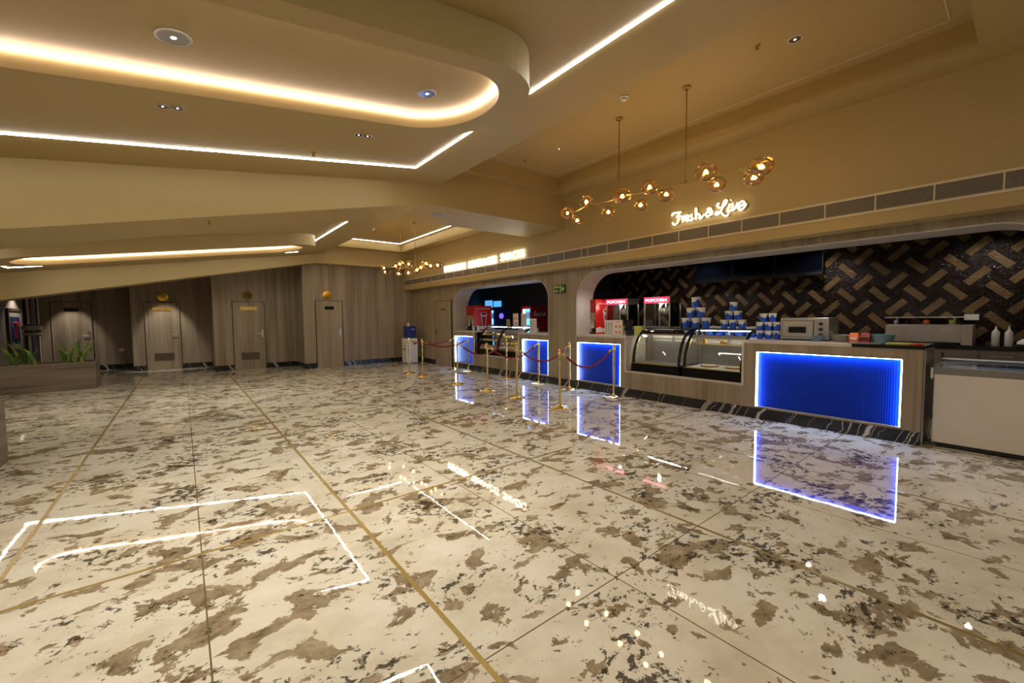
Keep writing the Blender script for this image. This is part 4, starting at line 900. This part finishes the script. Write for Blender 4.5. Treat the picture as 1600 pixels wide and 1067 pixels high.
# paper buckets
bk0 = thing('paper_bucket', (0, 0, 0), 'x', 'bucket', 'blue and white buckets')
part('cup', MB().lathe([(.055, 0), (.0565, .01), (.064, .085)], (0, 0, 0), 24), MT['blue'], bk0)
bm_ = MB(); n = 24; vs = []
for k in range(n):
    a = 2*math.pi*k/n; zl = .085+.022*math.sin(3*a)+.012*math.sin(5*a+1)
    vs += [(.0568*math.cos(a), .0568*math.sin(a), .02), (.0643*math.cos(a)+.0006*math.cos(a), .0643*math.sin(a)+.0006*math.sin(a), .085), ]
part('upper_sleeve', MB().lathe([(.0641, .0845), (.0715, .155), (.0775, .165), (.0775, .175), (.07, .172)], (0, 0, 0), 24), MT['paper'], bk0)
wv = MB()
for k in range(n):
    a, b2 = 2*math.pi*k/n, 2*math.pi*(k+1)/n
    def R_(z): return .0648+(z-.085)*.107+.0008
    za, zb_ = [max(.087, .105+.026*math.sin(2*q)+.014*math.sin(5*q+1)) for q in (a, b2)]
    wv.quad((R_(.083)*math.cos(a), R_(.083)*math.sin(a), .083), (R_(.083)*math.cos(b2), R_(.083)*math.sin(b2), .083), (R_(zb_)*math.cos(b2), R_(zb_)*math.sin(b2), zb_), (R_(za)*math.cos(a), R_(za)*math.sin(a), za))
part('printed_wave', wv, MT['blue'], bk0, fix=False)
pos = []
Zc = 1.247
for y, lv, w1 in [(3.79, 0, 'left one of the bottom row'), (3.62, 0, 'middle one of the bottom row'), (3.44, 0, 'right one of the bottom row'), (3.71, 1, 'left one of the middle row'), (3.53, 1, 'right one of the middle row'), (3.62, 2, 'the one on top')]: pos.append((6.9, y, Zc+lv*.1755, 'bucket in the left pyramid, '+w1))
for y, lv, w1 in [(3.13, 0, 'left one of the bottom row'), (2.995, 0, 'middle one of the bottom row'), (2.86, 0, 'right one of the bottom row'), (3.06, 1, 'left one of the middle row'), (2.925, 1, 'right one of the middle row'), (2.99, 2, 'the one on top')]: pos.append((6.88, y, Zc+lv*.1408, 'bucket in the middle pyramid, '+w1))
for y, lv, w1 in [(2.563, 0, 'left one of the bottom row'), (2.449, 0, 'middle one of the bottom row'), (2.335, 0, 'right one of the bottom row'), (2.563, 1, 'left one of the middle row'), (2.449, 1, 'middle one of the middle row'), (2.335, 1, 'right one of the middle row'), (2.52, 2, 'left one of the top two'), (2.40, 2, 'right one of the top two')]: pos.append((6.79, y, ZC+.001+lv*.1268, 'bucket in the pile by the oven, '+w1))
for i, y in enumerate((3.48, 3.32, 3.16, 3.0, 2.82)): pos.append((7.12, y, 1.099, 'bucket seen through the pizza case glass, '+['leftmost', 'second from the left', 'middle one', 'second from the right', 'rightmost'][i]))
for i, (x, y, z, lab) in enumerate(pos):
    o = bk0 if i == 0 else copy_tree(bk0)
    o.location = (x, y, z); o.rotation_euler = (0, 0, i*1.3); o['label'] = lab
    if 'middle pyramid' in lab or 'by the oven' in lab: o.scale = (.8, .8, .8) if 'middle pyramid' in lab else (.72, .72, .72)
# oven
ox, oy0, oy1, oz = 6.72, 1.70, 2.27, ZC+.001
t = thing('pizza_oven', (ox+.2, (oy0+oy1)/2, oz), 'small stainless steel deck oven with three black knobs on the big counter', 'oven')
part('feet', MB().box(ox+.03, ox+.4, oy0+.02, oy1-.02, oz, oz+.02), MT['mblack'], t)
part('shell', MB().box(ox, ox+.44, oy0, oy1, oz+.02, oz+.31), MT['chrome'], t, bevel=.006)
d = part('door', MB().box(ox-.02, ox, oy0+.17, oy1-.03, oz+.05, oz+.27), MT['chrome'], t, bevel=.006)
part('door_gap', MB().box(ox-.004, ox-.0005, oy0+.162, oy1-.022, oz+.042, oz+.278), MT['mblack'], d)
part('door_window', MB().box(ox-.023, ox-.019, oy0+.25, oy1-.11, oz+.105, oz+.19), MT['black'], d)
part('door_handle', MB().tube([(ox-.045, oy0+.22, oz+.235), (ox-.045, oy1-.08, oz+.235)], .009, 8).box(ox-.045, ox-.02, oy0+.24, oy0+.25, oz+.228, oz+.242).box(ox-.045, ox-.02, oy1-.11, oy1-.1, oz+.228, oz+.242), MT['chrome'], d)
part('control_panel', MB().box(ox-.006, ox, oy0+.02, oy0+.15, oz+.03, oz+.30), MT['steel'], t)
for k in range(3): part('knob', MB().lathe([(.022, -.03), (.024, -.006)], (ox, oy0+.085, oz+.08+k*.075), 18, 0, 'x'), MT['mblack'], t)
# tubs, packets, boards
def tub(x, y, r_, h, mat_, label, spoon=False):
    t = thing('tub', (x, y, ZC), label, 'tub'); z = ZC+.002
    part('shell', MB().lathe([(r_*.72, 0), (r_, h), (r_*1.06, h+.004), (r_*.95, h), (r_*.68, .01)], (x, y, z), 28), mat_, t)
    if spoon: part('spoon', MB().tube([(x, y, z+.03), (x-.03, y+.12, z+h+.06)], .006, 6).sphere((x, y, z+.03), .02, 10, 6), MT['chrome'], t)
tub(6.59, 1.79, .065, .075, MT['tubb'], 'small blue-grey tub in front of the oven knobs'); tub(6.70, 1.56, .11, .085, MT['tubg'], 'grey round tub with a spoon, right of the oven', True)
tub(6.72, 1.15, .115, .10, MT['tubb'], 'wide blue bowl near the end of the big counter')
def packet(x, y, h, mats, label):
    t = thing('snack_packet', (x, y, ZC), label, 'snack packet', 'snack packets')
    z = ZC+.002; part('bag', MB().add([(x-.02, y-.04, z), (x+.03, y-.04, z), (x+.03, y+.04, z), (x-.02, y+.04, z), (x-.03, y-.05, z+h*.5), (x+.035, y-.05, z+h*.5), (x+.035, y+.05, z+h*.5), (x-.03, y+.05, z+h*.5), (x, y-.04, z+h), (x+.01, y-.04, z+h), (x+.01, y+.04, z+h), (x, y+.04, z+h)],
        [(3, 2, 1, 0), (0, 1, 5, 4), (1, 2, 6, 5), (2, 3, 7, 6), (3, 0, 4, 7), (4, 5, 9, 8), (5, 6, 10, 9), (6, 7, 11, 10), (7, 4, 8, 11), (8, 9, 10, 11)]), mats[0], t, bevel=.004)
    part('print', MB().box(x-.036, x-.029, y-.03, y+.03, z+h*.3, z+h*.55), mats[1], t)
packet(6.62, 1.41, .12, (MT['orange'], MT['paper']), 'orange snack packet between the grey tub and the blue bowl'); packet(6.68, 1.31, .12, (MT['dred'], MT['ink']), 'dark red snack packet beside the blue bowl')
single('chopping_board', MB().box(6.42, 6.62, .88, 1.08, 1.104, 1.116), MT['yel'], 'yellow-green board at the near corner of the big counter', 'board')
for i, (y, c, w1) in enumerate(((.86, 'orange', 'orange'), (.80, 'redp', 'red'))): single('sauce_sachet', MB().box(6.45, 6.55, y-.035, y+.02, 1.104, 1.116), MT[c], 'small %s sachet at the very corner of the big counter' % w1, 'sachet', bevel=.003)
single('metal_tray', MB().box(6.35, 6.7, 1.12, 1.42, 1.104, 1.110), MT['chrome'], 'shiny metal tray lying at the front edge of the big counter', 'tray')

# ------------------------------------------------------------ chest freezer
fx0, fx1, fy0, fy1 = 6.39, 7.0, -.20, .66
t = thing('chest_freezer', ((fx0+fx1)/2, (fy0+fy1)/2, 0), 'off-white chest freezer with grey glass-lidded top at the right edge', 'freezer')
part('body', MB().box(fx0, fx1, fy0, fy1, .055, .80), MT['offw'], t, bevel=.006)
part('skirt', MB().box(fx0+.03, fx1-.03, fy0+.03, fy1-.03, 0.012, .055), MT['mblack'], t)
for a in (fx0+.05, fx1-.05):
    for b_ in (fy0+.06, fy1-.06): part('foot', MB().lathe([(.02, 0), (.02, .03)], (a, b_, 0), 12), MT['mblack'], t)
part('top_frame', MB().box(fx0-.005, fx0+.05, fy0-.005, fy1+.005, .80, .875).box(fx1-.05, fx1, fy0-.005, fy1+.005, .80, .92).box(fx0+.05, fx1-.05, fy1-.045, fy1+.005, .80, .90).box(fx0+.05, fx1-.05, fy0-.005, fy0+.045, .80, .90), MT['grey'], t, bevel=.005)
part('lid_glass', MB().hexa([(fx0+.04, fy0+.03, .872), (fx1-.04, fy0+.03, .915), (fx1-.04, fy1-.03, .915), (fx0+.04, fy1-.03, .872)], [(fx0+.04, fy0+.03, .878), (fx1-.04, fy0+.03, .921), (fx1-.04, fy1-.03, .921), (fx0+.04, fy1-.03, .878)]), MT['fglass'], t)
part('back_rail', MB().box(fx1-.09, fx1-.0, fy0+.0, fy1, .922, .935), plain('rail_painted_light', (.72, .76, .85), .3), t)  # blue-white light on the lid edge is put into the rail colour
part('inner_liner', MB().box(fx0+.06, fx1-.1, fy0+.05, fy1-.05, .84, .862), plain('liner_painted_blue_light', (.55, .6, .7), .5), t)  # white liner, with the bluish light on it painted into its colour
part('lid_hinge', MB().box(fx0+.0, fx0+.05, fy1+.006, fy1+.03, .745, .865), MT['offw'], t, bevel=.008)

for o in bpy.data.objects:
    if '_loc' in o: del o['_loc']
